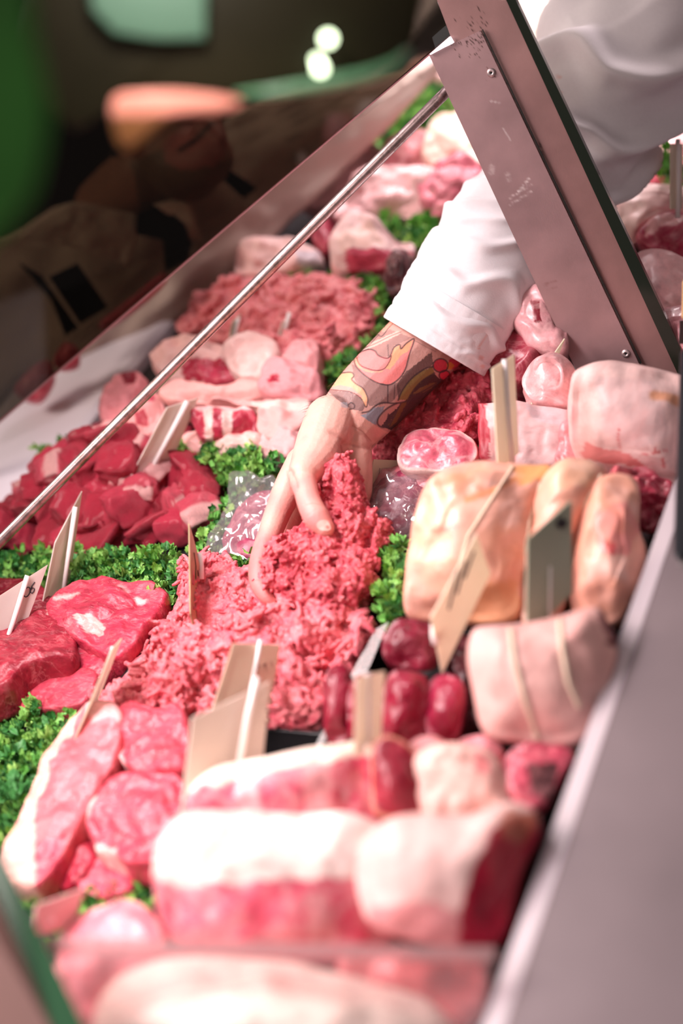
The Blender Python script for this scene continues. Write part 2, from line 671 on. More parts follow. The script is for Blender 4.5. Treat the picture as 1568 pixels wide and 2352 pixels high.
PA, PB = atd(1080, 0, 1.262), atd(1440, 840, 1.335)
pp, pn = plane_pts(PA, PB, None, Vector((0.97, 0.22, 0.0)))
post = empty('glass_support_post', at(1452, 905, 0.0), 'slanted stainless steel post carrying the counter glass, riveted and scratched', 'post')
POSTM, nt_, out_ = new_mat('post_steel')
L_ = nt_.links.new
p_ = N(nt_, 'ShaderNodeBsdfPrincipled', Roughness=0.40, Metallic=0.55)
vc_ = N(nt_, 'ShaderNodeVertexColor', layer_name='col')
tc_ = N(nt_, 'ShaderNodeTexCoord')
n_ = N(nt_, 'ShaderNodeTexNoise', Scale=26.0, Detail=6.0)
L_(tc_.outputs['Object'], n_.inputs['Vector'])
r_ = N(nt_, 'ShaderNodeMapRange')
r_.inputs[1].default_value, r_.inputs[2].default_value = 0.3, 0.7
r_.inputs[3].default_value, r_.inputs[4].default_value = 0.86, 1.12
L_(n_.outputs[0], r_.inputs[0])
x_ = N(nt_, 'ShaderNodeVectorMath', operation='SCALE')
L_(vc_.outputs['Color'], x_.inputs[0])
L_(r_.outputs[0], x_.inputs['Scale'])
L_(x_.outputs[0], p_.inputs['Base Color'])
g_ = N(nt_, 'ShaderNodeTexNoise', Scale=1.0, Detail=3.0)
mp_ = N(nt_, 'ShaderNodeMapping')
mp_.inputs['Scale'].default_value = (900, 900, 25)
L_(tc_.outputs['Object'], mp_.inputs[0])
L_(mp_.outputs[0], g_.inputs['Vector'])
b_ = N(nt_, 'ShaderNodeBump', Strength=0.12, Distance=0.0006)
L_(g_.outputs[0], b_.inputs['Height'])
L_(b_.outputs[0], p_.inputs['Normal'])
L_(p_.outputs[0], out_.inputs[0])


def plate(name, quad, nx, ny, off, thick, mat, parent, marks, base):
    """fine grid plate on the post's plane so that its dirt and scratches sit in its own colours"""
    TL, TR, BR, BL = [np.array(q, float) for q in quad]
    v, f = [], []
    pxs, pys = [], []
    for j in range(ny + 1):
        for i in range(nx + 1):
            a, b = i / nx, j / ny
            q = (TL * (1 - a) + TR * a) * (1 - b) + (BL * (1 - a) + BR * a) * b
            v.append(tuple(pp(q[0], q[1], off)))
            pxs.append(q[0])
            pys.append(q[1])
    W = nx + 1
    for j in range(ny):
        for i in range(nx):
            f.append((j * W + i, (j + 1) * W + i, (j + 1) * W + i + 1, j * W + i + 1))
    border = [i for i in range(W)] + [j * W + nx for j in range(1, ny + 1)] + [ny * W + i for i in range(nx - 1, -1, -1)] + [j * W for j in range(ny - 1, 0, -1)]
    nb = len(v)
    for i in border:
        v.append(tuple(Vector(v[i]) - pn * thick))
        pxs.append(pxs[i])
        pys.append(pys[i])
    m = len(border)
    for a in range(m):
        b = (a + 1) % m
        f.append((border[a], border[b], nb + b, nb + a))
    f.append(tuple(nb + a for a in range(m))[::-1])
    pxs, pys = np.array(pxs), np.array(pys)
    jit = np.array([mnoise.noise(Vector(q) * 400) for q in v]) * 5
    cols = paint(pxs, pys, base, [], jit)
    for fn in marks:
        cols = fn(pxs, pys, cols, v)
    return mesh_obj(name, v, f, mat, parent, False, cols)


def specks(cx, cy, rad, thr, col, freq=700):
    def fn(px, py, c, v):
        d = np.hypot(px - cx, py - cy) / rad
        nz = np.array([mnoise.noise(Vector(q) * freq) + 0.5 * mnoise.noise(Vector(q) * freq * 2.1) for q in v])
        a = np.clip((nz - thr - d * 0.55) * 6, 0, 1)[:, None] * (d < 1.4)[:, None]
        return c * (1 - a) + np.array(col) * a
    return fn


def streak(pts, w, col, al):
    def fn(px, py, c, v):
        d = dist_line(px, py, pts)
        nz = np.array([mnoise.noise(Vector(q) * 500) for q in v])
        a = (np.clip((w - d) / (w * 0.6), 0, 1) * np.clip(0.6 + nz, 0, 1) * al)[:, None]
        return c * (1 - a) + np.array(col) * a
    return fn


RUST = (0.05, 0.025, 0.02)
scr = [streak([(1210 + x, 430 - x * .62 + y) for x in (-40, 10)], 3, (0.9, 0.75, 0.75), 0.6) for y in (0, 16)]
scr += [streak([(1125, 232), (1148, 236)], 2.5, (0.9, 0.8, 0.8), 0.5), streak([(1155, 295), (1172, 322)], 2.5, (0.9, 0.8, 0.8), 0.5),
        streak([(1190, 440), (1200, 430), (1214, 410)], 3.5, (0.95, 0.85, 0.85), 0.8), streak([(1250, 655), (1275, 645)], 4, (0.25, 0.12, 0.12), 0.6),
        streak([(1255, 668), (1278, 660)], 3, (0.25, 0.12, 0.12), 0.5), streak([(1130, 382), (1128, 396)], 9, (0.85, 0.72, 0.72), 0.4),
        streak([(1165, 400), (1168, 412)], 8, (0.85, 0.72, 0.72), 0.4)]
PBASE = (0.36, 0.205, 0.195)
plate('upright', [(1003, 0), (1162, 0), (1566, 870), (1330, 870)], 60, 150, -0.003, 0.012, POSTM, post,
      [specks(1090, 60, 60, 0.25, RUST), streak([(1112, 80), (1180, 225), (1205, 280), (1225, 322)], 3.5, RUST, 0.9),
       streak([(1238, 330), (1243, 350), (1248, 375)], 6, RUST, 0.9)], PBASE)
plate('cover_plate', [(985, 126), (1103, 70), (1468, 838), (1330, 866)], 64, 170, 0.0, 0.0028, POSTM, post,
      [specks(1085, 95, 45, 0.05, RUST), specks(1128, 167, 16, -0.1, (0.2, 0.1, 0.1))] + scr, (0.40, 0.255, 0.26))
mb = MB()
for off, th_ in ((0.002, 0.012),):
    q = [pp(1160, -4, off), pp(1182, -4, off), pp(1562, 800, off), pp(1562, 872, off)]
    mb.prism(q, -pn * th_)
o = mb.build('edge_seal', simple('dark_green_glass_edge', (0.012, 0.018, 0.012), rough=0.15), post)
mb = MB()
mb.prism([pp(1106, 68, 0.0006), pp(1108, 67, 0.0006), pp(1473, 834, 0.0006), pp(1470, 836, 0.0006)], -pn * 0.002)
mb.build('seam', DARKRUB, post)
for (rx, ry) in ((1128, 167), (1437, 812)):
    mb = MB()
    c0 = pp(rx, ry, 0.0)
    a_ = pn.orthogonal().normalized()
    b2 = pn.cross(a_)
    prof_r = [(0.0, 0.0006), (0.0010, 0.0006), (0.0012, 0.0018), (0.0026, 0.0020), (0.0040, 0.0008), (0.0043, -0.0004)]
    v, f = [], []
    for (rr, hh) in prof_r:
        for kk in range(20):
            w = 2 * math.pi * kk / 20
            v.append(c0 + (a_ * math.cos(w) + b2 * math.sin(w)) * rr + pn * hh)
    for i in range(len(prof_r) - 1):
        for kk in range(20):
            f.append((i * 20 + kk, i * 20 + (kk + 1) % 20, (i + 1) * 20 + (kk + 1) % 20, (i + 1) * 20 + kk))
    mb.add(v, f)
    rv = mb.build('rivet', STEEL, post, smooth=True)
    mb = MB()
    mb.tube([c0 + pn * 0.0004, c0 + pn * 0.0011], 0.0011, 12)
    mb.build('rivet_hole', DARKRUB, rv)
# small bright lamp end under the post head
mb = MB()
mb.prism([pp(986, 124, 0.0032), pp(1032, 84, 0.0032), pp(1040, 98, 0.0032), pp(988, 126, 0.0032)], -pn * 0.03)
setp(mb.build('lamp_end_cap', emit_mat('lamp_white', (1.0, 0.88, 0.92), 1.3)), 'white lamp end tucked under the head of the steel post', 'lamp')

# ---------------------------------------------------------------- stay rod
ra, rb = atd(1045, 190, 1.315), atd(-140, 1385, 1.375)
mb = MB()
pts = [ra.lerp(rb, t) for t in np.linspace(0, 1, 30)]
mb.tube(pts, 0.0054, 20)
ROD, nt_, out_ = new_mat('rod_steel')
p_ = N(nt_, 'ShaderNodeBsdfPrincipled', Roughness=0.3, Metallic=0.9)
tc_ = N(nt_, 'ShaderNodeTexCoord')
n_ = N(nt_, 'ShaderNodeTexNoise', Scale=90.0, Detail=6.0, Roughness=0.7)
nt_.links.new(tc_.outputs['Object'], n_.inputs['Vector'])
cr_ = N(nt_, 'ShaderNodeValToRGB')
cr_.color_ramp.elements[0].position = 0.36
cr_.color_ramp.elements[0].color = (0.30, 0.22, 0.20, 1)
cr_.color_ramp.elements[1].position = 0.52
cr_.color_ramp.elements[1].color = (0.55, 0.42, 0.41, 1)
nt_.links.new(n_.outputs[0], cr_.inputs[0])
nt_.links.new(cr_.outputs[0], p_.inputs['Base Color'])
nt_.links.new(p_.outputs[0], out_.inputs[0])
setp(mb.build('stay_rod', ROD, smooth=True), 'thin tarnished steel stay rod running from the post down to the front sill', 'rod')

# ---------------------------------------------------------------- dark tinted front glass
gA, gB, gC, gD = atd(1036, 80, 1.30), atd(-120, 1068, 1.62), atd(-120, -120, 1.30), atd(1036, -120, 1.22)
g_n = (gB - gA).cross(gC - gA).normalized()
gpane = empty('front_glass', (gA + gB) / 2, 'dark tinted front glass leaning over the counter at upper left', 'glass')
mb = MB()
# planar pane: project corners on one plane
def onpl(px, py):
    r = ray(px, py)
    return CAM + r * ((gA - CAM).dot(g_n) / r.dot(g_n))
if g_n.dot(CAM - gA) < 0:
    g_n = -g_n
quad = [onpl(1034, 82), onpl(560, 487), onpl(-150, 1094), onpl(-150, -150), onpl(1000, -150), onpl(1004, 10)]
mb.prism(quad, -g_n * 0.006)
mb.build('pane', glass_mat('tinted_glass', (0.34, 0.31, 0.255), gloss=0.03), gpane)
mb = MB()
mb.prism([onpl(1034, 82), onpl(560, 487), onpl(-150, 1094), onpl(-150, 1100), onpl(560, 491), onpl(1034, 86)], -g_n * 0.006)
mb.build('polished_edge', simple('pane_edge', (0.35, 0.16, 0.17), rough=0.2), gpane)  # reddish colour carries the meat mirrored along the glass edge

# ---------------------------------------------------------------- figure behind the tinted glass, in place of the butcher's mirror image
man = empty('person', atd(380, 420, 1.72), 'bearded person in a white coat with black straps seen through the dark front glass', 'person')
co, no, fa = capsules([[(390, 250, 1.72, 120), (400, 330, 1.72, 118), (425, 372, 1.70, 92)],
                       [(425, 380, 1.69, 78), (470, 372, 1.66, 62), (486, 360, 1.65, 52)],
                       [(478, 300, 1.65, 40), (505, 318, 1.63, 18), (500, 330, 1.63, 14)],
                       [(488, 342, 1.64, 18), (505, 350, 1.63, 14)],
                       [(350, 390, 1.73, 84), (300, 430, 1.77, 80), (250, 480, 1.84, 80)],
                       [(300, 290, 1.68, 30), (310, 330, 1.68, 26)]], 0.003, 6, 'tmp')
px_, py_ = project(co)
cols = paint(px_, py_, (0.36, 0.17, 0.12), [('p', [(330, 520), (300, 370), (400, 330), (470, 380), (540, 360), (560, 470)], (0.16, 0.085, 0.055)),
                                         ('p', [(376, 325), (440, 270), (500, 260), (530, 330), (495, 380), (420, 392), (380, 375)], (0.40, 0.12, 0.11)),
                                         ('l', [(412, 345), (450, 322), (484, 285)], (0.10, 0.03, 0.03), 9)],
             np.array([mnoise.noise(Vector(q) * 300) for q in co]) * 6)
mesh_obj('body', co, fa, vcol_mat('dim_skin', var=0.1, bump=0.2, rough=0.55, coat=0), man, True, cols)
hco, hno, hfa = capsules([[(372, 235, 1.725, 122), (386, 290, 1.732, 122), (360, 340, 1.745, 108)]], 0.004, 4, 'tmp')
mesh_obj('hair', hco, hfa, simple('dark_hair', (0.015, 0.010, 0.008), rough=0.7, bump=0.5, bscale=200), man)
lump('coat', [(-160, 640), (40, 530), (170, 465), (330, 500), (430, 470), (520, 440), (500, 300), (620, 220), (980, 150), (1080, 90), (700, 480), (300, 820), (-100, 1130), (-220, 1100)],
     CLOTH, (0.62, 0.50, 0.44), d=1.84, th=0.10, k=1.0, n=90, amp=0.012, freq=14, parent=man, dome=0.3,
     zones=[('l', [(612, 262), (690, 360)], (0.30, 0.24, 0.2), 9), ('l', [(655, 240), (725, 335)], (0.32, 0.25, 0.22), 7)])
lump('collar', [(165, 465), (250, 478), (318, 492), (312, 560), (296, 612), (200, 575), (40, 545)], CLOTH, (0.72, 0.60, 0.53), d=1.725, th=0.012, k=1, amp=0.003, parent=man, sharp=True)
lump('collar', [(352, 470), (430, 448), (450, 520), (470, 560), (430, 545), (395, 500)], CLOTH, (0.78, 0.62, 0.56), d=1.722, th=0.012, k=1, amp=0.003, parent=man, sharp=True)
BLK = simple('black_cloth', (0.004, 0.004, 0.004), rough=0.9, spec=0.1)
def strap(name, poly, d):
    mb = MB()
    q = [atd(x, y, d) for x, y in poly]
    mb.prism(q, (q[0] - CAM).normalized() * 0.006)
    return mb.build(name, BLK, man)
strap('neck_tie', [(316, 490), (352, 474), (392, 486), (424, 516), (440, 560), (430, 600), (380, 625), (374, 552), (312, 538)], 1.715)
strap('apron_strap', [(112, 636), (178, 604), (248, 706), (184, 744)], 1.72)
strap('apron_strap', [(40, 600), (96, 634), (180, 752), (150, 772), (118, 690)], 1.722)
strap('apron_strap', [(522, 386), (590, 432), (560, 456), (516, 418)], 1.72)

# ---------------------------------------------------------------- out-of-focus shelf hanging near the camera
shelf = empty('glass_shelf', atd(560, 100, 0.74), 'dark glass shelf with a green edge hanging out of focus at the top left', 'shelf')
SHM = simple('shelf_dark', (0.013, 0.011, 0.005), rough=0.4, spec=0.12, var=0.3, vscale=10)
lump('shelf_panel', [(200, -140), (60, 60), (95, 230), (180, 300), (260, 250), (560, 212), (760, 190), (900, 150), (960, 70), (900, -140)], SHM, (0.1, 0.1, 0.1), d=0.745, th=0.008, k=1, amp=0.0, parent=shelf)
mb = MB()
rim = smooth_loop([(560, 214), (700, 200), (850, 168), (930, 128), (955, 80), (950, 60)], 60)
mb = MB()
for (hx, hy) in ((300, -100), (840, -100)):
    h0 = atd(hx, hy, 0.748)
    mb.tube([h0, Vector((h0.x, h0.y, 1.6))], 0.004, 8)
mb.build('hanger', simple('hanger_dark', (0.05, 0.05, 0.05), rough=0.4), shelf)
path = [(540, 216), (620, 210), (700, 199), (780, 186), (850, 170), (905, 147), (938, 115)]
mb.tube([atd(x, y, 0.735) for x, y in path], [0.0012, 0.0026, 0.0034, 0.0036, 0.0034, 0.0026, 0.0010], 8)
mb.build('green_edge', simple('green_glass_edge', (0.10, 0.25, 0.13), rough=0.3), shelf, smooth=True)
lump('back_panel', [(200, -140), (474, -140), (472, 40), (472, 90), (360, 92), (262, 76), (210, 20)], simple('teal_panel', (0.046, 0.105, 0.066), rough=0.5), (0, 0, 0), d=0.725, th=0.004, k=1, parent=shelf, sharp=True, amp=0)
for i, (x, y, r) in enumerate([(753, 89, 0.0030), (729, 139, 0.0022), (735, 157, 0.0028)]):  # glowing discs added in place of lights mirrored in the glass
    mb = MB()
    c0 = atd(x, y, 0.735)
    vd = (CAM - c0).normalized()
    mb.tube([c0 - vd * 0.004, c0 + vd * 0.001], r, 16)
    h = mb.build('shelf_light', emit_mat('led', (0.80, 0.95, 0.62), 7.0))
    setp(h, ['highest of the three small round lights under the out-of-focus glass shelf', 'middle small round light under the glass shelf, overlapping the lowest',
             'lowest of the three small round lights under the glass shelf'][i], 'light', 'shelf lights')
lump('meat_parcel', [(262, 226), (320, 212), (430, 212), (520, 222), (560, 236), (500, 256), (400, 268), (350, 300), (290, 345), (262, 300)],  # solid shape built in place of a mirrored streak of lit meat
     vcol_mat('salmon_wrap', rough=0.5, coat=0, var=0.08), (0.75, 0.27, 0.20), d=0.72, th=0.012, k=1, amp=0.001, zones=[('p', [(240, 264), (400, 262), (600, 240), (600, 400), (240, 400)], (0.20, 0.075, 0.02))],
     label='blurred salmon-coloured parcel under the front of the glass shelf', cat='parcel')
lump('green_banner', [(-200, -150), (40, -60), (75, 60), (100, 190), (112, 260), (96, 380), (60, 470), (-40, 560), (-200, 600)],
     simple('green_banner', (0.055, 0.30, 0.040), rough=0.6, var=0.45, vscale=18), (0, 0, 0), d=0.50, th=0.01, k=1, amp=0.0,
     label='bright green out-of-focus hanging banner at the top left edge', cat='banner')

# ================================================================== GLASS PANELS BY THE CAMERA
ng = empty('side_glass', atd(60, 2250, 0.80), 'thick glass sheet with a dark green edge at the bottom left corner', 'glass')
mb = MB()
e0 = [atd(-60, 1935, 0.83), atd(4, 1960, 0.83), atd(215, 2400, 0.77), atd(138, 2400, 0.77)]
mb.prism(e0, ray(60, 2200).normalized() * 0.010)
mb.build('polished_edge', simple('bottle_green', (0.022, 0.075, 0.034), rough=0.25), ng)
mb = MB()
mb.prism([atd(-60, 1940, 0.832), atd(140, 2402, 0.772), atd(-140, 2402, 0.75), atd(-140, 1940, 0.80)], ray(60, 2200).normalized() * 0.010)
mb.build('pane', glass_mat('rosy_glass', (0.5, 0.4, 0.38), gloss=0.06, haze=0.72, hazecol=(0.42, 0.26, 0.23)), ng)

eg = empty('end_glass', atd(620, 2270, 0.80), 'clear end glass across the bottom of the counter with a pale upper edge', 'glass')
mb = MB()
tl, tr_, br, bl = atd(105, 2168, 0.81), atd(1136, 2190, 0.79), atd(1100, 2420, 0.80), atd(190, 2420, 0.82)
mb.prism([tl, tr_, br, bl], ray(620, 2270).normalized() * 0.008)
mb.build('pane', glass_mat('end_glass', (0.98, 0.93, 0.93), gloss=0.03, haze=0.12, hazecol=(0.98, 0.78, 0.78)), eg)
mb = MB()
mb.prism([atd(105, 2150, 0.811), atd(1136, 2176, 0.791), atd(1136, 2206, 0.791), atd(105, 2190, 0.811)], ray(620, 2270).normalized() * 0.008)
mb.build('polished_edge', glass_mat('edge_glow', (0.95, 0.85, 0.85), gloss=0.1, haze=0.45, hazecol=(0.95, 0.68, 0.68)), eg)

# ================================================================== TRAYS
def tray(label, corners, z, wall=0.004, depth=0.03):
    P = [at(x, y, z) for x, y in corners]
    c = sum(P, Vector()) / 4
    t = empty('meat_tray', (c.x, c.y, 0.0005), label, 'tray')
    out, inn = [], []
    for p in P:
        dvec = (p - c)
        out.append(p)
        inn.append(p - dvec.normalized() * wall * 1.6)
    mb = MB()
    v = [Vector((p.x, p.y, 0.0008)) for p in out] + [Vector((p.x, p.y, z)) for p in out] + [Vector((p.x, p.y, z)) for p in inn] + [Vector((p.x, p.y, 0.005)) for p in inn]
    f = []
    for i in range(4):
        j = (i + 1) % 4
        f += [(i, j, 4 + j, 4 + i), (4 + i, 4 + j, 8 + j, 8 + i), (8 + i, 8 + j, 12 + j, 12 + i)]
    f += [(3, 2, 1, 0), (12, 13, 14, 15)]
    mb.add(v, f)
    bevel(mb.build('tray_body', BLACKPL, t), 0.0015, 2)
    return t


tray('black plastic tray heaped with mince under the hand', [(205, 1640), (432, 1362), (905, 1395), (738, 1688)], 0.037)

# ================================================================== MINCE
MC = [(0.70, 0.160, 0.190), (0.67, 0.135, 0.165), (0.74, 0.205, 0.228), (0.62, 0.098, 0.135), (0.77, 0.28, 0.29)]
MC_SHADED = [(0.58, 0.085, 0.11), (0.50, 0.06, 0.085), (0.64, 0.115, 0.14), (0.42, 0.035, 0.06), (0.74, 0.26, 0.26)]  # darker mince colours, with the shadow under the hand put in


def strands(mb, tris, count, rad, ln, rng, bundle=4, cols=MC, seg=5, sides=6, lift=0.3, curl=1.0):
    """short extruded threads of mince lying on a surface given as triangles"""
    areas = np.array([((b - a).cross(c - a)).length for a, b, c in tris])
    cum = np.cumsum(areas) / areas.sum()
    made = 0
    while made < count:
        k = int(np.searchsorted(cum, rng.random()))
        a, b, c = tris[min(k, len(tris) - 1)]
        u, v = rng.random(), rng.random()
        if u + v > 1:
            u, v = 1 - u, 1 - v
        p = a + (b - a) * u + (c - a) * v
        n = (b - a).cross(c - a).normalized()
        t = n.orthogonal().normalized()
        t.rotate(Matrix.Rotation(rng.uniform(0, 6.28), 3, n))
        side = n.cross(t)
        tilt = rng.uniform(-0.15, lift)
        dirn = (t + n * tilt).normalized()
        bend = rng.uniform(-1, 1) * curl
        hh = rng.uniform(-0.3, 1.5) * rad
        for q in range(rng.randint(1, bundle)):
            r = rad * rng.uniform(0.8, 1.15)
            l = ln * rng.uniform(0.5, 1.2)
            base = p + side * (q * rad * 1.7) + n * hh + dirn * rng.uniform(-0.3, 0.3) * ln
            pts, rr = [], []
            dcur = dirn.copy()
            pos = base - dirn * l * 0.5
            for i in range(seg):
                pts.append(pos.copy())
                rr.append(r * (rng.uniform(0.45, 0.8) if i in (0, seg - 1) else rng.uniform(0.82, 1.2)))
                dcur = (dcur + side * bend * 0.22 + n * rng.uniform(-0.22, 0.18)).normalized()
                pos = pos + dcur * (l / (seg - 1))
            col = np.array(cols[min(int(rng.random() ** 1.3 * len(cols)), len(cols) - 1)]) * rng.uniform(0.92, 1.08)
            mb.tube(pts, rr, sides, col)
            made += 1
    return mb


def tri_list(verts, faces, nfilter=None):
    out = []
    for f in faces:
        for i in range(1, len(f) - 1):
            a, b, c = Vector(verts[f[0]]), Vector(verts[f[i]]), Vector(verts[f[i + 1]])
            n = (b - a).cross(c - a)
            if n.length < 1e-12:
                continue
            n.normalize()
            if nfilter is None or nfilter(n, (a + b + c) / 3):
                out.append((a, b, c))
    return out


def mince_heap(name, label, outline, z=None, d=None, th=0.05, k=0.0, count=900, rad=0.0022, ln=0.016, amp=0.012, freq=22, seed=1, cols=MC, cat='minced meat', both=False, dome=0.35, bundle=4, rings=12, n=72, vox=0):
    ob, (v, f) = lump(name, outline, MINCE, MC[1], z=z, d=d, th=th, k=k, amp=amp, freq=freq, keep=True, dome=dome, rings=rings, n=n, jit=0)
    # make sure faces point outwards for sampling
    cen = Vector(np.mean(np.array(v), axis=0))
    tr = []
    for a, b, c in tri_list(v, f):
        n_ = (b - a).cross(c - a)
        m_ = (a + b + c) / 3
        if n_.dot(m_ - cen) < 0:
            a, b, c = a, c, b
        n_ = (b - a).cross(c - a).normalized()
        if both or n_.dot((CAM - m_).normalized()) > -0.25 and n_.z > -0.5:
            tr.append((a, b, c))
    mb = MB()
    mb.add(v, f, np.array([cols[1]] * len(v)))
    strands(mb, tr, count, rad, ln, random.Random(seed), bundle=bundle, cols=cols)
    bpy.data.objects.remove(ob)
    if vox:
        co_, no_, fa_ = weld(mb, vox, 2, 'tmp')
        nz_ = np.array([[mnoise.noise(Vector(q) * 130), mnoise.noise(Vector(q) * 420 + Vector((3, 1, 2))), mnoise.noise(Vector(q) * 45)] for q in co_])
        no_ = no_ / (np.linalg.norm(no_, axis=1)[:, None] + 1e-9)
        co_ = co_ + no_ * (nz_[:, 1] * 0.00035)[:, None]
        w_ = np.clip(0.5 + 0.9 * nz_[:, 0] + 0.6 * nz_[:, 2], 0, 1)[:, None]
        cc_ = np.array(cols[3]) * (1 - w_) + np.array(cols[2]) * w_
        f_ = np.clip((nz_[:, 1] - 0.30) * 4, 0, 0.75)[:, None]
        cc_ = cc_ * (1 - f_) + np.array(cols[4]) * f_
        o = mesh_obj(name, co_, fa_, MINCE, None, True, cc_)
    else:
        o = mb.build(name, MINCE, smooth=True)
    return setp(o, label, cat)


mince_heap('minced_beef', 'heap of coarse pink minced beef in the black tray under the hand',
           [(256, 1618), (302, 1560), (350, 1490), (388, 1432), (424, 1408), (452, 1366), (478, 1318), (530, 1315), (590, 1372), (650, 1388), (730, 1400), (858, 1432),
            (846, 1480), (806, 1550), (770, 1625), (734, 1664), (620, 1668), (430, 1662), (310, 1650)], z=0.030, th=0.055, count=3000, rad=0.0023, ln=0.0165, bundle=6, vox=0.00085, amp=0.020, freq=26, seed=3, rings=16, n=110)
mince_heap('held_mince', 'loose handful of minced beef lifted in the hand',
           [(738, 1104), (786, 1092), (826, 1128), (836, 1186), (884, 1232), (868, 1300), (846, 1366), (800, 1404), (742, 1412), (668, 1388), (622, 1340), (636, 1262), (690, 1236), (742, 1196)],
           z=0.064, th=0.062, k=0.38, count=1900, rad=0.0020, ln=0.0115, bundle=3, vox=0.00075, amp=0.015, freq=32, seed=5, cols=MC_SHADED, both=False, rings=16, n=90)
mince_heap('loose_mince', 'small tumbling clump of mince left of the fingers at the back of the tray',
           [(470, 1330), (500, 1300), (540, 1308), (580, 1350), (596, 1385), (560, 1410), (500, 1400), (472, 1372)], z=0.045, th=0.035, k=0.3, count=260, rad=0.0021, ln=0.015, bundle=5, vox=0.00085, amp=0.006, seed=9)


# ================================================================== PARSLEY
def parsley(label, outline, z, count, size, seed, h=0.02, light=0.0):
    rng = random.Random(seed)
    P = [at(x, y, z) for x, y in outline]
    xs = [p.x for p in P]
    ys = [p.y for p in P]
    mb = MB()
    made = 0
    count = int(count * 1.35)
    while made < count:
        x, y = rng.uniform(min(xs), max(xs)), rng.uniform(min(ys), max(ys))
        if not in_poly(np.array([x]), np.array([y]), [(p.x, p.y) for p in P])[0]:
            continue
        made += 1
        zz = z + rng.uniform(-0.9, 0.35) * h
        r = size * rng.uniform(0.5, 1.05)
        up = Vector((rng.uniform(-0.8, 0.8), rng.uniform(-0.8, 0.8), 1)).normalized()
        a = up.orthogonal().normalized()
        a.rotate(Matrix.Rotation(rng.uniform(0, 6.28), 3, up))
        b = up.cross(a)
        c = Vector((x, y, zz))
        hue = rng.random()
        col = np.array((0.095, 0.36, 0.060)) * (1 - hue) + np.array((0.32, 0.56, 0.13)) * hue
        if rng.random() < 0.3:
            col = np.array((0.05, 0.22, 0.05))
        nt = rng.randint(9, 12)
        arc = rng.uniform(4.2, 6.0)
        v = [c - up * r * 0.35]
        f = []
        m = 2 * nt + 1
        cup = rng.uniform(0.2, 1.0)
        fq = rng.choice((3, 4, 5))
        fa2 = rng.uniform(0.15, 0.42)
        for i in range(m):
            w = -arc / 2 + arc * i / (m - 1)
            rr = r * (1.0 if i % 2 else 0.92)
            fr = fa2 * r * math.sin(w * fq + hue * 9)
            v.append(c + (a * math.cos(w) + b * math.sin(w)) * rr * 0.62 + up * (cup * 0.22 * r + fr * 0.5))
        for i in range(m):
            w = -arc / 2 + arc * i / (m - 1)
            rr = r * (1.06 if i % 2 else 0.86) * (0.92 + 0.10 * math.sin(w * 2.5 + hue * 5)) * (1 - 0.25 * cup)
            fr = fa2 * r * math.sin(w * fq + hue * 9)
            v.append(c + (a * math.cos(w) + b * math.sin(w)) * rr + up * (cup * r * 0.85 + fr * 1.2))
        for i in range(m - 1):
            f.append((0, 1 + i, 2 + i))
            f.append((1 + i, 1 + m + i, 2 + m + i, 2 + i))
        cc = np.array([col * 0.8] + [col] * m + [col * 1.15 + 0.02] * m)
        mb.add(v, f, cc)
        if made % 3 == 0:
            mb.tube([c - up * r * 0.2, c - up * r + a * r * 0.3, Vector((x, y, max(0.002, zz - h)))], 0.0009, 5, np.array((0.2, 0.4, 0.1)))
    o = mb.build('curly_parsley', LEAF, smooth=False)
    setp(o, label, 'parsley')
    return o


parsley('curly parsley row between the diced beef and the dark steaks', [(-60, 1290), (120, 1272), (240, 1268), (340, 1270), (440, 1285), (440, 1325), (400, 1380), (370, 1395), (290, 1350), (100, 1340), (-60, 1340)], 0.035, 520, 0.0088, 1, 0.035)
parsley('curly parsley at the left edge beside the fat-edged sirloin', [(-60, 1625), (60, 1632), (140, 1640), (190, 1640), (110, 1770), (70, 1850), (20, 1960), (-60, 1980)], 0.035, 420, 0.0090, 2, 0.035)
parsley('parsley strip between the diced beef and the wrapped dark meat', [(455, 1300), (520, 1210), (560, 1130), (540, 1110), (480, 1220), (430, 1290)], 0.025, 110, 0.008, 3, 0.03)
parsley('parsley bunch behind the wrapped meat, left of the wrist', [(395, 1050), (450, 1040), (560, 1035), (650, 1070), (640, 1110), (540, 1100), (470, 1075), (400, 1072)], 0.035, 210, 0.009, 4, 0.035)
parsley('small parsley sprig by the front sill above the diced beef', [(80, 1050), (130, 1015), (205, 1010), (190, 1040), (110, 1085)], 0.03, 70, 0.0095, 5, 0.03)
parsley('pale frilly parsley between the held mince and the orange rolled roast', [(876, 1285), (930, 1255), (940, 1300), (940, 1360), (930, 1420), (880, 1435), (868, 1395), (885, 1340)], 0.05, 150, 0.0088, 6, 0.04)
parsley('parsley sprigs under the fingertips behind the mince tray', [(530, 1300), (590, 1280), (620, 1330), (600, 1360), (545, 1340)], 0.03, 60, 0.0085, 16, 0.03)
parsley('parsley row across the counter behind the far pale mince', [(530, 655), (560, 640), (690, 640), (890, 640), (900, 690), (860, 760), (840, 735), (800, 690), (660, 685), (540, 672)], 0.04, 260, 0.010, 7, 0.035)
parsley('parsley tuft beside the tattooed forearm', [(725, 830), (770, 812), (840, 790), (870, 740), (895, 745), (810, 850), (760, 875), (730, 862)], 0.03, 120, 0.009, 8, 0.03)
parsley('parsley row left of the white sleeve in the background', [(840, 525), (920, 508), (1010, 510), (1020, 560), (960, 585), (880, 555)], 0.05, 130, 0.011, 9, 0.035)
parsley('farthest parsley bank below the top of the post', [(850, 250), (900, 200), (980, 185), (1040, 210), (1050, 260), (960, 330), (880, 345), (845, 310)], 0.05, 220, 0.013, 10, 0.05)
parsley('thin parsley sprig beside the rod in the background', [(880, 385), (960, 370), (1000, 385), (960, 405), (890, 410)], 0.04, 40, 0.010, 11, 0.02)
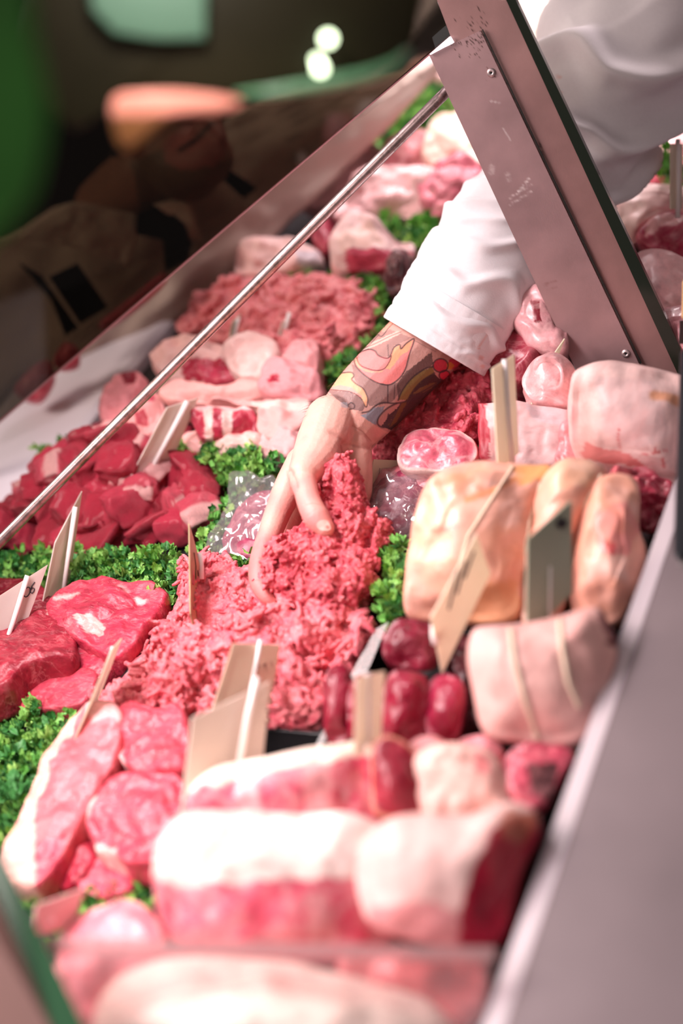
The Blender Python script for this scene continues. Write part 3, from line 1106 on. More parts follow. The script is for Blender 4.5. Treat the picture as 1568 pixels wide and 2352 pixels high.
parsley('blurred parsley in front of the sirloins at the bottom left', [(60, 2075), (150, 2060), (300, 2060), (380, 2045), (390, 2090), (300, 2110), (200, 2150), (90, 2120)], 0.03, 130, 0.0088, 12, 0.03)
parsley('parsley tips behind the marbled chop right of the wrist', [(910, 1050), (940, 1020), (1090, 1015), (1105, 1050), (1080, 1070), (930, 1065)], 0.03, 60, 0.009, 13, 0.02)
parsley('parsley scrap below the tied pork roast by the worktop', [(1255, 1720), (1300, 1690), (1330, 1700), (1300, 1735)], 0.05, 24, 0.008, 14, 0.02)
parsley('tiny parsley tuft in the right background below the sleeve', [(1515, 360), (1560, 350), (1560, 400), (1520, 400)], 0.08, 26, 0.010, 15, 0.03)

# ================================================================== STEAKS, LEFT
LEAN = (0.40, 0.014, 0.040)
DEEP = (0.20, 0.006, 0.020)
RED = (0.48, 0.034, 0.072)
PNK = (0.64, 0.11, 0.135)
PALE = (0.80, 0.42, 0.41)
FAT = (0.86, 0.58, 0.53)
CREAM = (0.88, 0.74, 0.62)

lump('beef_steak', [(-60, 1360), (60, 1345), (115, 1370), (130, 1430), (60, 1480), (-60, 1500)], STEAK, DEEP, z=0.035, th=0.03, label='dark steak tucked behind the price ticket at the left edge', cat='steak', amp=0.004)
lump('beef_steak', [(110, 1400), (150, 1362), (215, 1345), (300, 1350), (372, 1368), (388, 1392), (350, 1450), (310, 1505), (262, 1530), (190, 1490), (130, 1450)], STEAK, RED, z=0.042, th=0.03,
     label='large bright red steak lying below the parsley row', cat='steak', amp=0.006, n=90, rings=14,
     zones=[('p', [(185, 1448), (215, 1440), (250, 1462), (240, 1482), (205, 1475)], (0.80, 0.36, 0.34)), ('l', [(130, 1390), (190, 1388)], PALE, 6), ('l', [(285, 1365), (300, 1380)], (0.74, 0.26, 0.28), 9), ('l', [(325, 1395), (340, 1400)], PALE, 8)], slope=(-0.1, -0.05))
lump('beef_steak', [(170, 1515), (215, 1475), (262, 1480), (300, 1500), (270, 1550), (215, 1585), (170, 1570)], STEAK, RED, z=0.030, th=0.028,
     label='small red steak with a white fat corner against the mince tray', cat='steak', amp=0.004, zones=[('p', [(235, 1480), (300, 1480), (300, 1520), (262, 1525)], FAT)])
lump('beef_steak', [(-60, 1500), (10, 1475), (90, 1430), (150, 1415), (180, 1450), (186, 1510), (176, 1545), (110, 1552), (60, 1570), (20, 1605), (-60, 1620)], STEAK, (0.30, 0.016, 0.035), z=0.048, th=0.042,
     label='dark maroon thick steak, front of the steaks at left', cat='steak', amp=0.005, n=90, rings=14, slope=(-0.10, -0.25), zones=[('l', [(118, 1440), (125, 1448)], FAT, 6)])
lump('beef_steak', [(25, 1628), (50, 1580), (100, 1552), (160, 1548), (230, 1560), (226, 1600), (196, 1640), (110, 1650), (50, 1648)], STEAK, (0.52, 0.05, 0.085), z=0.030, th=0.03,
     label='smooth red steak above the left parsley', cat='steak', amp=0.003, n=80, rings=12)
# sirloins lower left
lump('sirloin_steak', [(230, 1625), (285, 1640), (296, 1700), (270, 1790), (235, 1850), (190, 1930), (150, 2000), (96, 2060), (30, 2040), (16, 1985), (60, 1880), (110, 1770), (165, 1680)], STEAK, PNK, z=0.055, th=0.035, k=0.15,
     label='long pink sirloin steak with a pale fat edge beside the parsley', cat='steak', amp=0.004, n=110, rings=14,
     zones=[('p', [(150, 1640), (215, 1630), (150, 1750), (100, 1880), (95, 2070), (0, 2060), (0, 1960), (90, 1760)], (0.80, 0.42, 0.36)), ('p', [(205, 1640), (300, 1620), (300, 1680), (225, 1690)], PALE), ('p', [(95, 1970), (170, 1940), (150, 2010), (98, 2060)], RED)])
lump('sirloin_steak', [(280, 1660), (330, 1640), (430, 1655), (450, 1720), (440, 1790), (370, 1800), (310, 1790), (282, 1740)], STEAK, (0.54, 0.055, 0.088), z=0.050, th=0.035,
     label='folded red sirloin steak touching the mince behind the front ticket', cat='steak', amp=0.006, n=80, zones=[('l', [(290, 1665), (283, 1720), (300, 1780)], PALE, 7)])
lump('sirloin_steak', [(205, 1905), (250, 1840), (310, 1800), (430, 1795), (440, 1880), (410, 1930), (380, 2000), (320, 2010), (270, 1985), (225, 1960)], STEAK, (0.54, 0.050, 0.084), z=0.055, th=0.035, k=0.1,
     label='wide red sirloin steak in the middle of the lower left stack', cat='steak', amp=0.006, n=90, rings=14,
     zones=[('l', [(190, 1905), (232, 1860)], FAT, 17), ('l', [(180, 1952), (250, 1975)], FAT, 12), ('l', [(270, 1975), (285, 2010), (310, 2030)], FAT, 10)])
lump('sirloin_steak', [(96, 2010), (150, 1960), (215, 1950), (240, 2000), (200, 2050), (150, 2062), (96, 2060)], STEAK, LEAN, z=0.03, th=0.035, label='dark red end of a sirloin under the stack at lower left', cat='steak', amp=0.004)
lump('sirloin_steak', [(195, 2050), (235, 1985), (300, 1985), (330, 2050), (300, 2085), (215, 2080)], STEAK, (0.52, 0.05, 0.09), z=0.028, th=0.035, label='lowest red sirloin piece above the blurred parsley', cat='steak', amp=0.004)
lump('beef_round', [(150, 2190), (200, 2125), (280, 2092), (345, 2100), (386, 2150), (400, 2260), (300, 2330), (170, 2300)], MEAT, (0.68, 0.17, 0.21), z=0.065, th=0.05, k=0.3, rim=(PALE, 0.08), label='round pink joint behind the end glass at bottom left', cat='meat joint', amp=0.003)

# ================================================================== DICED BEEF
def chunk_mesh(seed):
    rng = random.Random(seed)
    n = 10
    v, idx, f = [], {}, []
    off = Vector((seed * 3.1, seed * 1.7, seed * 0.9))
    ax = Vector((rng.uniform(0.75, 1.3), rng.uniform(0.75, 1.1), rng.uniform(0.6, 0.95)))
    skew = rng.uniform(-0.35, 0.35)

    def vid(p):
        k = tuple(round(q, 5) for q in p)
        if k not in idx:
            q = Vector(p)
            s = q.normalized() * 1.25
            q = q.lerp(s, 0.38)
            q = q + q.normalized() * (0.34 * fbm(q + off, 0.9, 2) + 0.10 * fbm(q - off, 2.6, 2))
            q = Vector((q.x * ax.x + skew * q.z, q.y * ax.y + skew * q.x * 0.6, q.z * ax.z))
            idx[k] = len(v)
            v.append(q * 0.5)
        return idx[k]
    for axis in range(3):
        for sgn in (-1, 1):
            for i in range(n):
                for j in range(n):
                    c = []
                    for a, b in ((0, 0), (1, 0), (1, 1), (0, 1)):
                        p = [0, 0, 0]
                        p[axis] = sgn
                        p[(axis + 1) % 3] = -1 + 2 * (i + a) / n
                        p[(axis + 2) % 3] = -1 + 2 * (j + b) / n
                        c.append(vid(p))
                    f.append(tuple(c if sgn > 0 else c[::-1]))
    return v, f


CHUNKS = []
for s in range(9):
    v, f = chunk_mesh(s + 1)
    rng = random.Random(s + 40)
    base = np.array([(0.54, 0.024, 0.066), (0.44, 0.015, 0.045), (0.62, 0.060, 0.105), (0.36, 0.011, 0.034)][s % 4])
    cols = np.array([base * (1.0 + 0.18 * mnoise.noise(q * 3 + Vector((s, 0, 0)))) for q in v])
    if s in (2, 6):
        for i, q in enumerate(v):
            if q.z > 0.25 and q.x > 0:
                cols[i] = PALE
    me_o = mesh_obj('diced_beef', v, f, STEAK, None, True, cols, origin=np.zeros(3))
    CHUNKS.append(me_o.data)
    bpy.data.objects.remove(me_o)


def pile(name, label, group, outline, z, spacing, size, seed, layers, cat='diced meat', meshes=CHUNKS):
    rng = random.Random(seed)
    P = [at(x, y, z) for x, y in outline]
    cx, cy = sum(p.x for p in P) / len(P), sum(p.y for p in P) / len(P)
    for L in range(layers):
        sh = 1 - 0.30 * L
        poly = [(cx + (p.x - cx) * sh, cy + (p.y - cy) * sh) for p in P]
        xs = [p[0] for p in poly]
        ys = [p[1] for p in poly]
        y = min(ys) + spacing * 0.3 * (L % 2)
        row = 0
        while y < max(ys):
            x = min(xs) + (spacing * 0.5 if (row + L) % 2 else 0)
            while x < max(xs):
                qx, qy = x + rng.uniform(-0.25, 0.25) * spacing, y + rng.uniform(-0.25, 0.25) * spacing
                if in_poly(np.array([qx]), np.array([qy]), poly)[0]:
                    s = size * rng.uniform(0.85, 1.25)
                    o = bpy.data.objects.new(name, rng.choice(meshes))
                    COL.objects.link(o)
                    o.location = (qx, qy, z + size * 0.45 + L * size * 0.62 + rng.uniform(-0.1, 0.1) * size)
                    o.rotation_euler = (rng.uniform(-0.6, 0.6), rng.uniform(-0.6, 0.6), rng.uniform(0, 6.28))
                    o.scale = (s, s, s)
                    setp(o, label, cat, group)
                x += spacing
            y += spacing * 0.88
            row += 1


pile('diced_beef', 'chunk of red diced beef in the heap behind the parsley row', 'diced beef chunks',
     [(-10, 1250), (40, 1190), (130, 1120), (200, 1060), (260, 1010), (380, 1050), (480, 1060), (530, 1120), (500, 1190), (440, 1270), (330, 1290), (180, 1285), (60, 1270)], 0.003, 0.033, 0.037, 4, 3)

# ================================================================== HAND WITH TATTOOED FOREARM + SLEEVE
hand_chains = [
    [(1160, 590, 1.405, 112), (1046, 712, 1.378, 98), (972, 790, 1.358, 92), (903, 860, 1.342, 90), (850, 915, 1.328, 88), (806, 966, 1.318, 80), (782, 1000, 1.314, 76)],
    [(760, 968, 1.300, 62), (742, 1020, 1.284, 64), (722, 1060, 1.266, 56), (698, 1090, 1.246, 38)],        # thenar
    [(745, 1010, 1.29, 60), (712, 1070, 1.258, 44), (697, 1100, 1.244, 33), (703, 1130, 1.226, 28), (713, 1162, 1.214, 29), (729, 1192, 1.206, 31), (746, 1212, 1.202, 23)],  # thumb
    [(790, 1005, 1.312, 70), (806, 1045, 1.300, 50), (818, 1085, 1.295, 38), (824, 1130, 1.295, 30), (818, 1170, 1.30, 24)],  # heel of the hand
    [(770, 1010, 1.325, 62), (730, 1060, 1.320, 58), (700, 1105, 1.315, 50)],                                 # back of the hand
    [(772, 1050, 1.315, 62), (760, 1110, 1.315, 56)],
    [(700, 1070, 1.310, 48), (664, 1122, 1.300, 37), (640, 1172, 1.288, 31), (616, 1236, 1.270, 28), (598, 1290, 1.252, 26), (595, 1335, 1.237, 24), (611, 1368, 1.229, 19), (626, 1382, 1.227, 13)],  # index
    [(712, 1110, 1.322, 38), (680, 1190, 1.325, 29), (655, 1270, 1.305, 26), (655, 1330, 1.275, 24), (676, 1376, 1.250, 20), (690, 1388, 1.242, 14)],
    [(750, 1120, 1.326, 36), (728, 1200, 1.330, 28), (710, 1280, 1.310, 25), (715, 1340, 1.285, 23), (734, 1384, 1.26, 19), (745, 1394, 1.25, 14)],
    [(795, 1115, 1.318, 32), (788, 1190, 1.330, 25), (775, 1255, 1.315, 22), (778, 1305, 1.295, 20), (790, 1340, 1.28, 16)],
]
co, no, fa = capsules(hand_chains, 0.00085, 14, 'tmp')
butcher = empty('person', atd(1300, 250, 1.40), 'butcher in a white coat whose tattooed arm reaches down into the mince', 'person')
px_, py_ = project(co)
facing = ((np.array(CAM) - co) * no).sum(1) > 0
nz = np.array([mnoise.noise(Vector(q) * 55) for q in co])
nz2 = np.array([mnoise.noise(Vector(q) * 500) for q in co])
SK = np.array((0.71, 0.385, 0.32))
SKR = np.array((0.68, 0.195, 0.19))
a = np.clip(0.35 + nz * 0.7 + (py_ - 1120) / 260.0, 0, 0.9)[:, None]
cols = SK * (1 - a) + SKR * a


def Z(pts):      # tattoo drawing sheet -> frame units
    return [(640 + x / 3.136, 680 + y / 3.136) for x, y in pts]


def tint(poly, col, al=1.0, soft=0.0):
    global cols
    m = in_poly(px_ + nz2 * 1.5, py_ + nz2 * 1.5, Z(poly)) & facing
    a_ = (np.where(m, al, 0.0))[:, None]
    cols = cols * (1 - a_) + np.array(col) * a_


def line(pts, w=1.6, col=(0.05, 0.03, 0.035), al=0.9):
    global cols
    P = np.array(Z(pts))
    if len(P) > 2:      # smooth the stroke
        q = []
        for i in range(len(P) - 1):
            p0, p1, p2, p3 = P[max(i - 1, 0)], P[i], P[i + 1], P[min(i + 2, len(P) - 1)]
            for t in np.linspace(0, 1, 6, endpoint=False):
                q.append(0.5 * (2 * p1 + (p2 - p0) * t + (2 * p0 - 5 * p1 + 4 * p2 - p3) * t * t + (3 * p1 - p0 - 3 * p2 + p3) * t ** 3))
        q.append(P[-1])
        P = np.array(q)
    w = w * 1.25
    d = dist_line(px_, py_, [tuple(q) for q in P])
    a_ = (np.clip((w * 1.3 - d) / w, 0, 1) * al * facing)[:, None]
    cols = cols * (1 - a_) + np.array(col) * a_


GREY = (0.21, 0.125, 0.12)
DGR = (0.075, 0.042, 0.042)
TAT = [(330, 690), (450, 765), (520, 810), (600, 860), (650, 900), (720, 950), (800, 985), (900, 900), (1400, 500), (1200, 200), (800, 60), (600, 330), (440, 560)]
tint(TAT, (0.46, 0.25, 0.22), 0.62)
tint([(690, 290), (800, 240), (960, 300), (830, 360), (790, 440), (720, 430), (690, 390), (600, 390), (640, 340)], GREY, 0.55)
tint([(580, 380), (700, 320), (860, 250), (880, 270), (720, 350), (620, 390)], (0.70, 0.42, 0.36), 0.9)
tint([(700, 250), (740, 180), (800, 160), (830, 200), (780, 240), (720, 265)], (0.80, 0.33, 0.22), 0.6)
tint([(525, 490), (560, 505), (620, 575), (700, 625), (790, 640), (850, 620), (880, 680), (820, 760), (700, 790), (650, 790), (630, 710), (545, 600)], GREY, 0.72)
tint([(850, 640), (900, 560), (1000, 480), (1100, 405), (1112, 490), (1050, 530), (960, 590), (890, 680), (860, 750)], DGR, 0.75)
tint([(345, 680), (430, 685), (520, 695), (590, 735), (620, 800), (600, 830), (520, 815), (440, 760)], GREY, 0.85)
pet1 = [(540, 460), (560, 420), (640, 385), (690, 395), (720, 430), (790, 445), (830, 370), (870, 350), (880, 380), (920, 340), (975, 310), (940, 420), (910, 530), (860, 600), (790, 640), (700, 620), (620, 570), (560, 510)]
tint(pet1, (0.84, 0.24, 0.23), 0.95)
tint([(800, 460), (830, 372), (870, 352), (882, 382), (920, 342), (970, 315), (935, 400), (880, 420), (850, 470), (800, 530), (770, 520)], (0.80, 0.37, 0.20), 0.9)
tint([(540, 465), (560, 430), (600, 520), (690, 545), (760, 530), (740, 550), (640, 550), (570, 515)], (0.82, 0.37, 0.24), 0.8)
pet2 = [(340, 672), (400, 610), (440, 560), (520, 550), (540, 575), (525, 600), (560, 635), (610, 670), (640, 740), (628, 800), (590, 735), (520, 692), (430, 680)]
tint(pet2, (0.82, 0.39, 0.22), 0.9)
tint([(350, 668), (430, 640), (520, 655), (600, 720), (590, 735), (520, 692), (430, 680)], (0.85, 0.30, 0.27), 0.9)
tint([(900, 760), (960, 690), (1040, 600), (1120, 560), (1160, 600), (1240, 560), (1170, 650), (1050, 745), (920, 880), (820, 970), (740, 940), (800, 850), (860, 800)], (0.035, 0.018, 0.017), 0.95)
tint([(855, 750), (890, 680), (960, 590), (1050, 530), (1105, 510), (1120, 552), (1040, 605), (980, 665), (930, 745)], (0.26, 0.19, 0.05), 0.95)
tint([(880, 770), (930, 745), (900, 810), (850, 905), (800, 945), (790, 930), (830, 860)], (0.17, 0.085, 0.025), 0.9)
tint([(945, 715), (1020, 660), (1100, 625), (1150, 620), (1090, 670), (1010, 705)], (0.20, 0.12, 0.04), 0.8)
for cx, cy, r in ((1165, 500, 52), (1195, 572, 38), (1262, 490, 44)):
    tint([(cx + r * math.cos(t), cy + r * 0.9 * math.sin(t)) for t in np.linspace(0, 6.28, 16)], (0.62, 0.03, 0.07), 0.95)
tint([(1205, 490), (1240, 475), (1265, 500), (1240, 530), (1212, 525)], (0.68, 0.25, 0.04), 0.9)
tint([(590, 860), (640, 840), (700, 800), (765, 795), (740, 850), (710, 900), (700, 930), (640, 895)], (0.18, 0.26, 0.33), 0.75)
tint([(440, 765), (490, 765), (500, 810), (450, 800)], (0.35, 0.40, 0.45), 0.5)
line(pet1 + [pet1[0]], 1.5)
line([(560, 440), (590, 500), (690, 535), (760, 522), (800, 465), (810, 430)], 1.2)
line(pet2 + [pet2[0]], 1.3)
line([(785, 640), (785, 770)], 1.3)
line([(835, 640), (830, 740)], 0.9)
line([(600, 840), (650, 830), (690, 795), (750, 768), (850, 772), (980, 742), (1040, 720)], 1.9)
line([(850, 772), (780, 810), (722, 870), (712, 920), (745, 945), (790, 940)], 2.0)
line([(790, 850), (770, 935)], 1.6)
line([(860, 750), (890, 680), (960, 590), (1050, 525), (1110, 508)], 1.8)
line([(930, 745), (980, 665), (1040, 605), (1120, 555)], 1.8)
line([(945, 715), (1010, 700), (1100, 650), (1170, 610)], 1.5)
line([(880, 770), (850, 830), (800, 930)], 1.5)
line([(500, 785), (520, 768), (545, 785), (540, 810), (510, 815)], 1.3)
line([(590, 385), (700, 340), (800, 290), (880, 258)], 1.1, al=0.6)
line([(700, 260), (740, 290), (790, 230), (820, 200)], 1.1, al=0.7)
line([(785, 350), (790, 430)], 1.1, al=0.7)
line([(610, 380), (660, 345), (700, 300), (740, 255)], 1.0, al=0.6)
for cx, cy, r in ((1165, 500, 54), (1195, 572, 40)):
    line([(cx + r * math.cos(t), cy + r * 0.9 * math.sin(t)) for t in np.linspace(0, 6.3, 14)], 1.6)
line([(960, 310), (1050, 360), (1130, 400)], 1.0, al=0.4)
# crease shade of the wrist, palm and knuckles, painted into the skin colour
def Z1(pts):
    return [(540 + x / 3.92, 940 + y / 3.92) for x, y in pts]
def crease_shade(pts, w=1.4, al=0.5):
    global cols
    d = dist_line(px_, py_, Z1(pts))
    a_ = (np.clip((w * 1.6 - d) / w, 0, 1) * al * facing)[:, None]
    cols = cols * (1 - a_) + np.array((0.42, 0.12, 0.10)) * a_
crease_shade([(870, 210), (940, 250), (1020, 310), (1120, 335), (1215, 350)], 3.0, 0.22)
crease_shade([(1060, 150), (1150, 200), (1230, 290)], 1.4, 0.4)
crease_shade([(985, 330), (995, 420), (970, 560)], 2.2, 0.6)
crease_shade([(900, 290), (950, 350), (940, 450)], 1.2, 0.25)
crease_shade([(210, 1340), (290, 1345), (345, 1370)], 1.3, 0.5)
crease_shade([(180, 1540), (240, 1535), (300, 1560)], 1.3, 0.45)
crease_shade([(640, 860), (700, 845), (770, 860)], 1.2, 0.35)
crease_shade([(640, 960), (720, 900)], 1.0, 0.25)
# soft dents along the creases so that they are relief, too
depth_ = np.zeros(len(co))
for pts, w, dp in (([(870, 210), (940, 250), (1020, 310), (1120, 335), (1215, 350)], 8, 0.0013), ([(985, 320), (995, 420), (970, 600)], 9, 0.004), ([(1060, 150), (1150, 200), (1230, 290)], 4, 0.0008),
                   ([(540, 700), (530, 640), (490, 560)], 7, 0.002)):
    d = dist_line(px_, py_, Z1(pts))
    depth_ += np.exp(-(d / w) ** 2) * dp * facing
co = co - no * depth_[:, None]
arm = mesh_obj('bare_arm', co, fa, SKIN, butcher, True, cols)
# thumb nail
nb = []
tipc = atd(741, 1206, 1.2235)
mbn = MB()
lumpn = [(727, 1203), (734, 1196), (748, 1194), (756, 1202), (760, 1214), (752, 1219), (738, 1218), (729, 1212)]
bvh_hand = BVHTree.FromPolygons([tuple(q) for q in co], fa)
q = []
for (x, y) in smooth_loop(lumpn, 24):
    r = ray(x, y).normalized()
    h = bvh_hand.ray_cast(CAM, r)
    q.append((h[0] if h[0] is not None else atd(x, y, 1.22)) - r * 0.0006)
cn = sum(q, Vector()) / len(q)
mbn.add([cn - ray(741, 1206).normalized() * 0.0008] + q, [(0, 1 + i, 1 + (i + 1) % len(q)) for i in range(len(q))])
mbn.build('thumb_nail', simple('nail', (0.80, 0.50, 0.44), rough=0.25, coat=0.2), butcher, smooth=True)
# sparse arm hair along the left outline
mbh = MB()
hr = random.Random(11)
cand = [i for i in range(len(co)) if 700 < px_[i] < 1010 and 740 < py_[i] < 1040 and no[i].dot(np.array(CAM) - co[i]) < 0.35 * 1.3]
for _ in range(420):
    i = hr.choice(cand)
    b = Vector(co[i])
    n_ = Vector(no[i])
    dn = (atd(700, 1060, 1.31) - atd(965, 785, 1.35)).normalized()
    dd = (n_ * 0.5 + dn * 0.8 + Vector((hr.uniform(-.4, .4), hr.uniform(-.4, .4), hr.uniform(-.4, .4)))).normalized()
    l = hr.uniform(0.004, 0.009)
    mbh.tube([b, b + dd * l * 0.5, b + dd * l + dn * l * 0.2], [0.00010, 0.00008, 0.00003], 3)
setp(mbh.build('arm_hair', simple('hair_brown', (0.10, 0.05, 0.03), rough=0.6), butcher), kind='stuff')

# sleeve
secs = [((880, 726), (1113, 864), 1.352), ((905, 684), (1138, 828), 1.357), ((940, 628), (1172, 782), 1.366), ((975, 560), (1206, 728), 1.376), ((1012, 500), (1250, 672), 1.387),
        ((1052, 436), (1300, 612), 1.398), ((1108, 388), (1352, 556), 1.410), ((1155, 318), (1404, 494), 1.420), ((1190, 236), (1452, 430), 1.428), ((1226, 160), (1504, 356), 1.435),
        ((1252, 84), (1552, 280), 1.44), ((1288, 10), (1602, 200), 1.445), ((1332, -70), (1672, 120), 1.45), ((1400, -170), (1760, 30), 1.455)]
nu, nv_ = 150, 120
sv, sf, spx = [], [], []
tS = np.linspace(0, len(secs) - 1, nu)
SA = np.array([(s[0][0], s[0][1], s[1][0], s[1][1], s[2]) for s in secs], float)
rows = np.array([[np.interp(t, np.arange(len(secs)), SA[:, k]) for k in range(5)] for t in tS])
for k in range(5):      # soften corners of the side lines
    for _ in range(3):
        rows[1:-1, k] = 0.25 * rows[:-2, k] + 0.5 * rows[1:-1, k] + 0.25 * rows[2:, k]


def ridge(x):
    x = x - math.floor(x)
    return math.exp(-((x - 0.5) / (0.22 if x < 0.5 else 0.11)) ** 2)


def fold(u, v):
    """relief of the cloth; u along the sleeve 0..1, v around"""
    up = min(max((u - 0.42) / 0.25, 0), 1)
    lo = 1 - up
    w = math.sin(v)
    x = u * 5.4 + 1.0 * math.cos(v) + 0.35 * math.sin(2 * v) + 0.5 * mnoise.noise(Vector((u * 3, math.cos(v) * 1.2, math.sin(v) * 1.2)))
    f1 = (ridge(x) - 0.35) * 0.023 * up
    x2 = u * 10.0 + 1.3 * math.cos(v - 0.5) + 1.2 * mnoise.noise(Vector((u * 4 + 5, math.cos(v), math.sin(v) * 1.4)))
    f2 = (ridge(x2) - 0.35) * 0.0040 * (0.35 + lo) * min(1, u * 8)
    f3 = 0.0035 * mnoise.noise(Vector((u * 9, math.cos(v) * 2, math.sin(v) * 2)))
    f4 = 0.0030 * mnoise.noise(Vector((u * 4 + 9, math.cos(v) * 1.1, math.sin(v) * 1.1)))
    seam = -0.0012 * math.exp(-((u - 0.055) / 0.005) ** 2) + (0.0008 * mnoise.noise(Vector((u * 30, v * 14, 0))) if u < 0.09 else 0)
    crs = 0.0012 * math.exp(-((v - 4.85 - 0.2 * u) / 0.05) ** 2) * lo
    return f1 + f2 + f3 * min(1, u * 6) + f4 + seam + crs


for j in range(nu):
    lx, ly, rx, ry, d = rows[j]
    A_, B_ = atd(lx, ly, d), atd(rx, ry, d)
    c = (A_ + B_) / 2
    ma = (A_ - B_) / 2
    vd = (CAM - c).normalized()
    vd = (vd - ma.normalized() * vd.dot(ma.normalized())).normalized()
    ax = ma.cross(vd).normalized()
    mi = ma.length * 0.80
    u = j / (nu - 1)
    for i in range(nv_):
        v = 2 * math.pi * i / nv_
        dirv = ma * math.cos(v) + vd * mi * math.sin(v)
        nn = (ma.normalized() * math.cos(v) + vd * math.sin(v)).normalized()
        sv.append(c + dirv * 0.99 + nn * fold(u, -v if v > 0 else v))
    if j == 0:
        first_axis = ax
for j in range(nu - 1):
    for i in range(nv_):
        sf.append((j * nv_ + i, j * nv_ + (i + 1) % nv_, (j + 1) * nv_ + (i + 1) % nv_, (j + 1) * nv_ + i))
# turned-in hem
base_n = len(sv)
cuff_c = sum((sv[i] for i in range(nv_)), Vector()) / nv_
axs = (sum((sv[nv_ * 8 + i] for i in range(nv_)), Vector()) / nv_ - cuff_c).normalized()
for st, (shr, adv) in enumerate(((0.985, -0.001), (0.965, 0.0), (0.955, 0.02), (0.95, 0.05))):
    for i in range(nv_):
        sv.append(cuff_c + (sv[i] - cuff_c) * shr + axs * adv)
for st in range(4):
    for i in range(nv_):
        a0 = i if st == 0 else base_n + (st - 1) * nv_ + i
        a1 = (i + 1) % nv_ if st == 0 else base_n + (st - 1) * nv_ + (i + 1) % nv_
        sf.append((a0, base_n + st * nv_ + i, base_n + st * nv_ + (i + 1) % nv_, a1))
sv = [tuple(q) for q in sv]
px2, py2 = project(np.array(sv))
scol = np.tile(np.array((0.84, 0.80, 0.82)), (len(sv), 1))
for (x, y, r) in ((1282, 178, 5), (1274, 200, 4), (1287, 214, 4), (1104, 822, 6), (1108, 842, 5), (1098, 800, 3), (1262, 205, 3)):
    a_ = np.clip(1.3 - np.hypot(px2 - x, py2 - y) / r, 0, 0.55)[:, None]
    scol = scol * (1 - a_) + np.array((0.75, 0.35, 0.30)) * a_
mesh_obj('coat_sleeve', sv, sf, CLOTH, butcher, True, scol)

# ================================================================== WRAPPED MEAT
FILM = glass_mat('clear_film', (0.95, 0.92, 0.94), gloss=0.13, rough=0.16, haze=0.08, hazecol=(0.9, 0.88, 0.9))
def add_film(name, outline, parent, z=None, d=None, th=0.02, k=0.0, amp=0.003):
    return lump(name, outline, FILM, (1, 1, 1), z=z, d=d, th=th, k=k, n=72, rings=8, amp=amp, freq=55, parent=parent, dome=0.5)
for (lab, c, meat, film, z) in (
    ('vacuum packed dark meat left of the hand with a clear plastic corner', (560, 1210),
     [(520, 1270), (535, 1210), (580, 1160), (640, 1140), (680, 1200), (640, 1300), (560, 1300)], [(478, 1278), (520, 1190), (540, 1102), (600, 1108), (645, 1118), (690, 1200), (650, 1300), (560, 1310)], 0.026),
    ('shiny vacuum pack of dark purple meat right of the hand', (920, 1180),
     [(850, 1190), (880, 1120), (950, 1095), (990, 1110), (980, 1190), (930, 1260), (870, 1260)], [(838, 1200), (870, 1110), (940, 1085), (998, 1100), (985, 1195), (935, 1268), (862, 1265)], 0.03)):
    P = at(c[0], c[1], 0.004)
    e = empty('vacuum_pack', P, lab, 'vacuum pack')
    lump('meat', meat, MEAT, (0.26, 0.03, 0.075), z=z, th=0.035, k=0.25, parent=e, amp=0.003)
    add_film('film', film, e, z=z + 0.004, th=0.040, k=0.25, amp=0.0045)

# ================================================================== RIGHT SIDE JOINTS
def string_on(ob_verts, ob_faces, pts, rad=0.0013, parent=None, name='string', lift=0.0006):
    bv = BVHTree.FromPolygons(ob_verts, ob_faces)
    P = []
    ip = []
    for (x0, y0), (x1, y1) in zip(pts[:-1], pts[1:]):
        for t in np.linspace(0, 1, 10, endpoint=False):
            ip.append((x0 + (x1 - x0) * t, y0 + (y1 - y0) * t))
    ip.append(pts[-1])
    for x, y in ip:
        r = ray(x, y).normalized()
        h = bv.ray_cast(CAM, r)
        if h[0] is not None:
            P.append(h[0] - r * lift)
    if len(P) < 3:
        return None
    mb = MB()
    mb.tube(P, rad, 8)
    return mb.build(name, STRING, parent, smooth=True)


# big beef joint against the post
lump('beef_joint', [(1308, 905), (1322, 852), (1385, 832), (1470, 842), (1545, 858), (1600, 890), (1610, 1010), (1580, 1110), (1520, 1108), (1430, 1092), (1355, 1080), (1318, 1040), (1308, 970)],
     FATTY, (0.82, 0.56, 0.53), d=1.225, th=0.13, k=1.0, n=110, rings=16, amp=0.005, freq=18, dome=0.45,
     label='large rounded beef joint covered in pale fat at the foot of the post', cat='meat joint',
     zones=[('p', [(1370, 870), (1500, 880), (1540, 1000), (1470, 1030), (1390, 990)], (0.72, 0.50, 0.50), 0.55), ('p', [(1345, 1010), (1380, 1025), (1440, 1035), (1485, 1070), (1400, 1060), (1340, 1050)], (0.70, 0.20, 0.19), 0.9),
            ('l', [(1424, 985), (1420, 1005), (1426, 1025)], (0.62, 0.14, 0.14), 2.6), ('l', [(1470, 1040), (1500, 1038), (1505, 1020)], (0.62, 0.14, 0.14), 2.2), ('l', [(1500, 1038), (1530, 1030)], (0.62, 0.14, 0.14), 2.0),
            ('l', [(1516, 1050), (1522, 1065)], (0.66, 0.16, 0.16), 4), ('l', [(1500, 910), (1535, 915), (1568, 930)], (0.74, 0.36, 0.22), 14), ('l', [(1325, 1010), (1316, 930)], (0.85, 0.4, 0.4), 3)])
lump('beef_trimmings', [(1400, 1095), (1440, 1082), (1520, 1105), (1548, 1120), (1520, 1190), (1500, 1230), (1440, 1200), (1410, 1150)], MEAT, (0.33, 0.02, 0.05), d=1.17, th=0.06, k=0.8, amp=0.012, freq=45,
     label='dark red ragged meat under the big beef joint by the worktop', cat='meat', zones=[('p', [(1410, 1095), (1450, 1090), (1470, 1120), (1430, 1135)], PNK)])
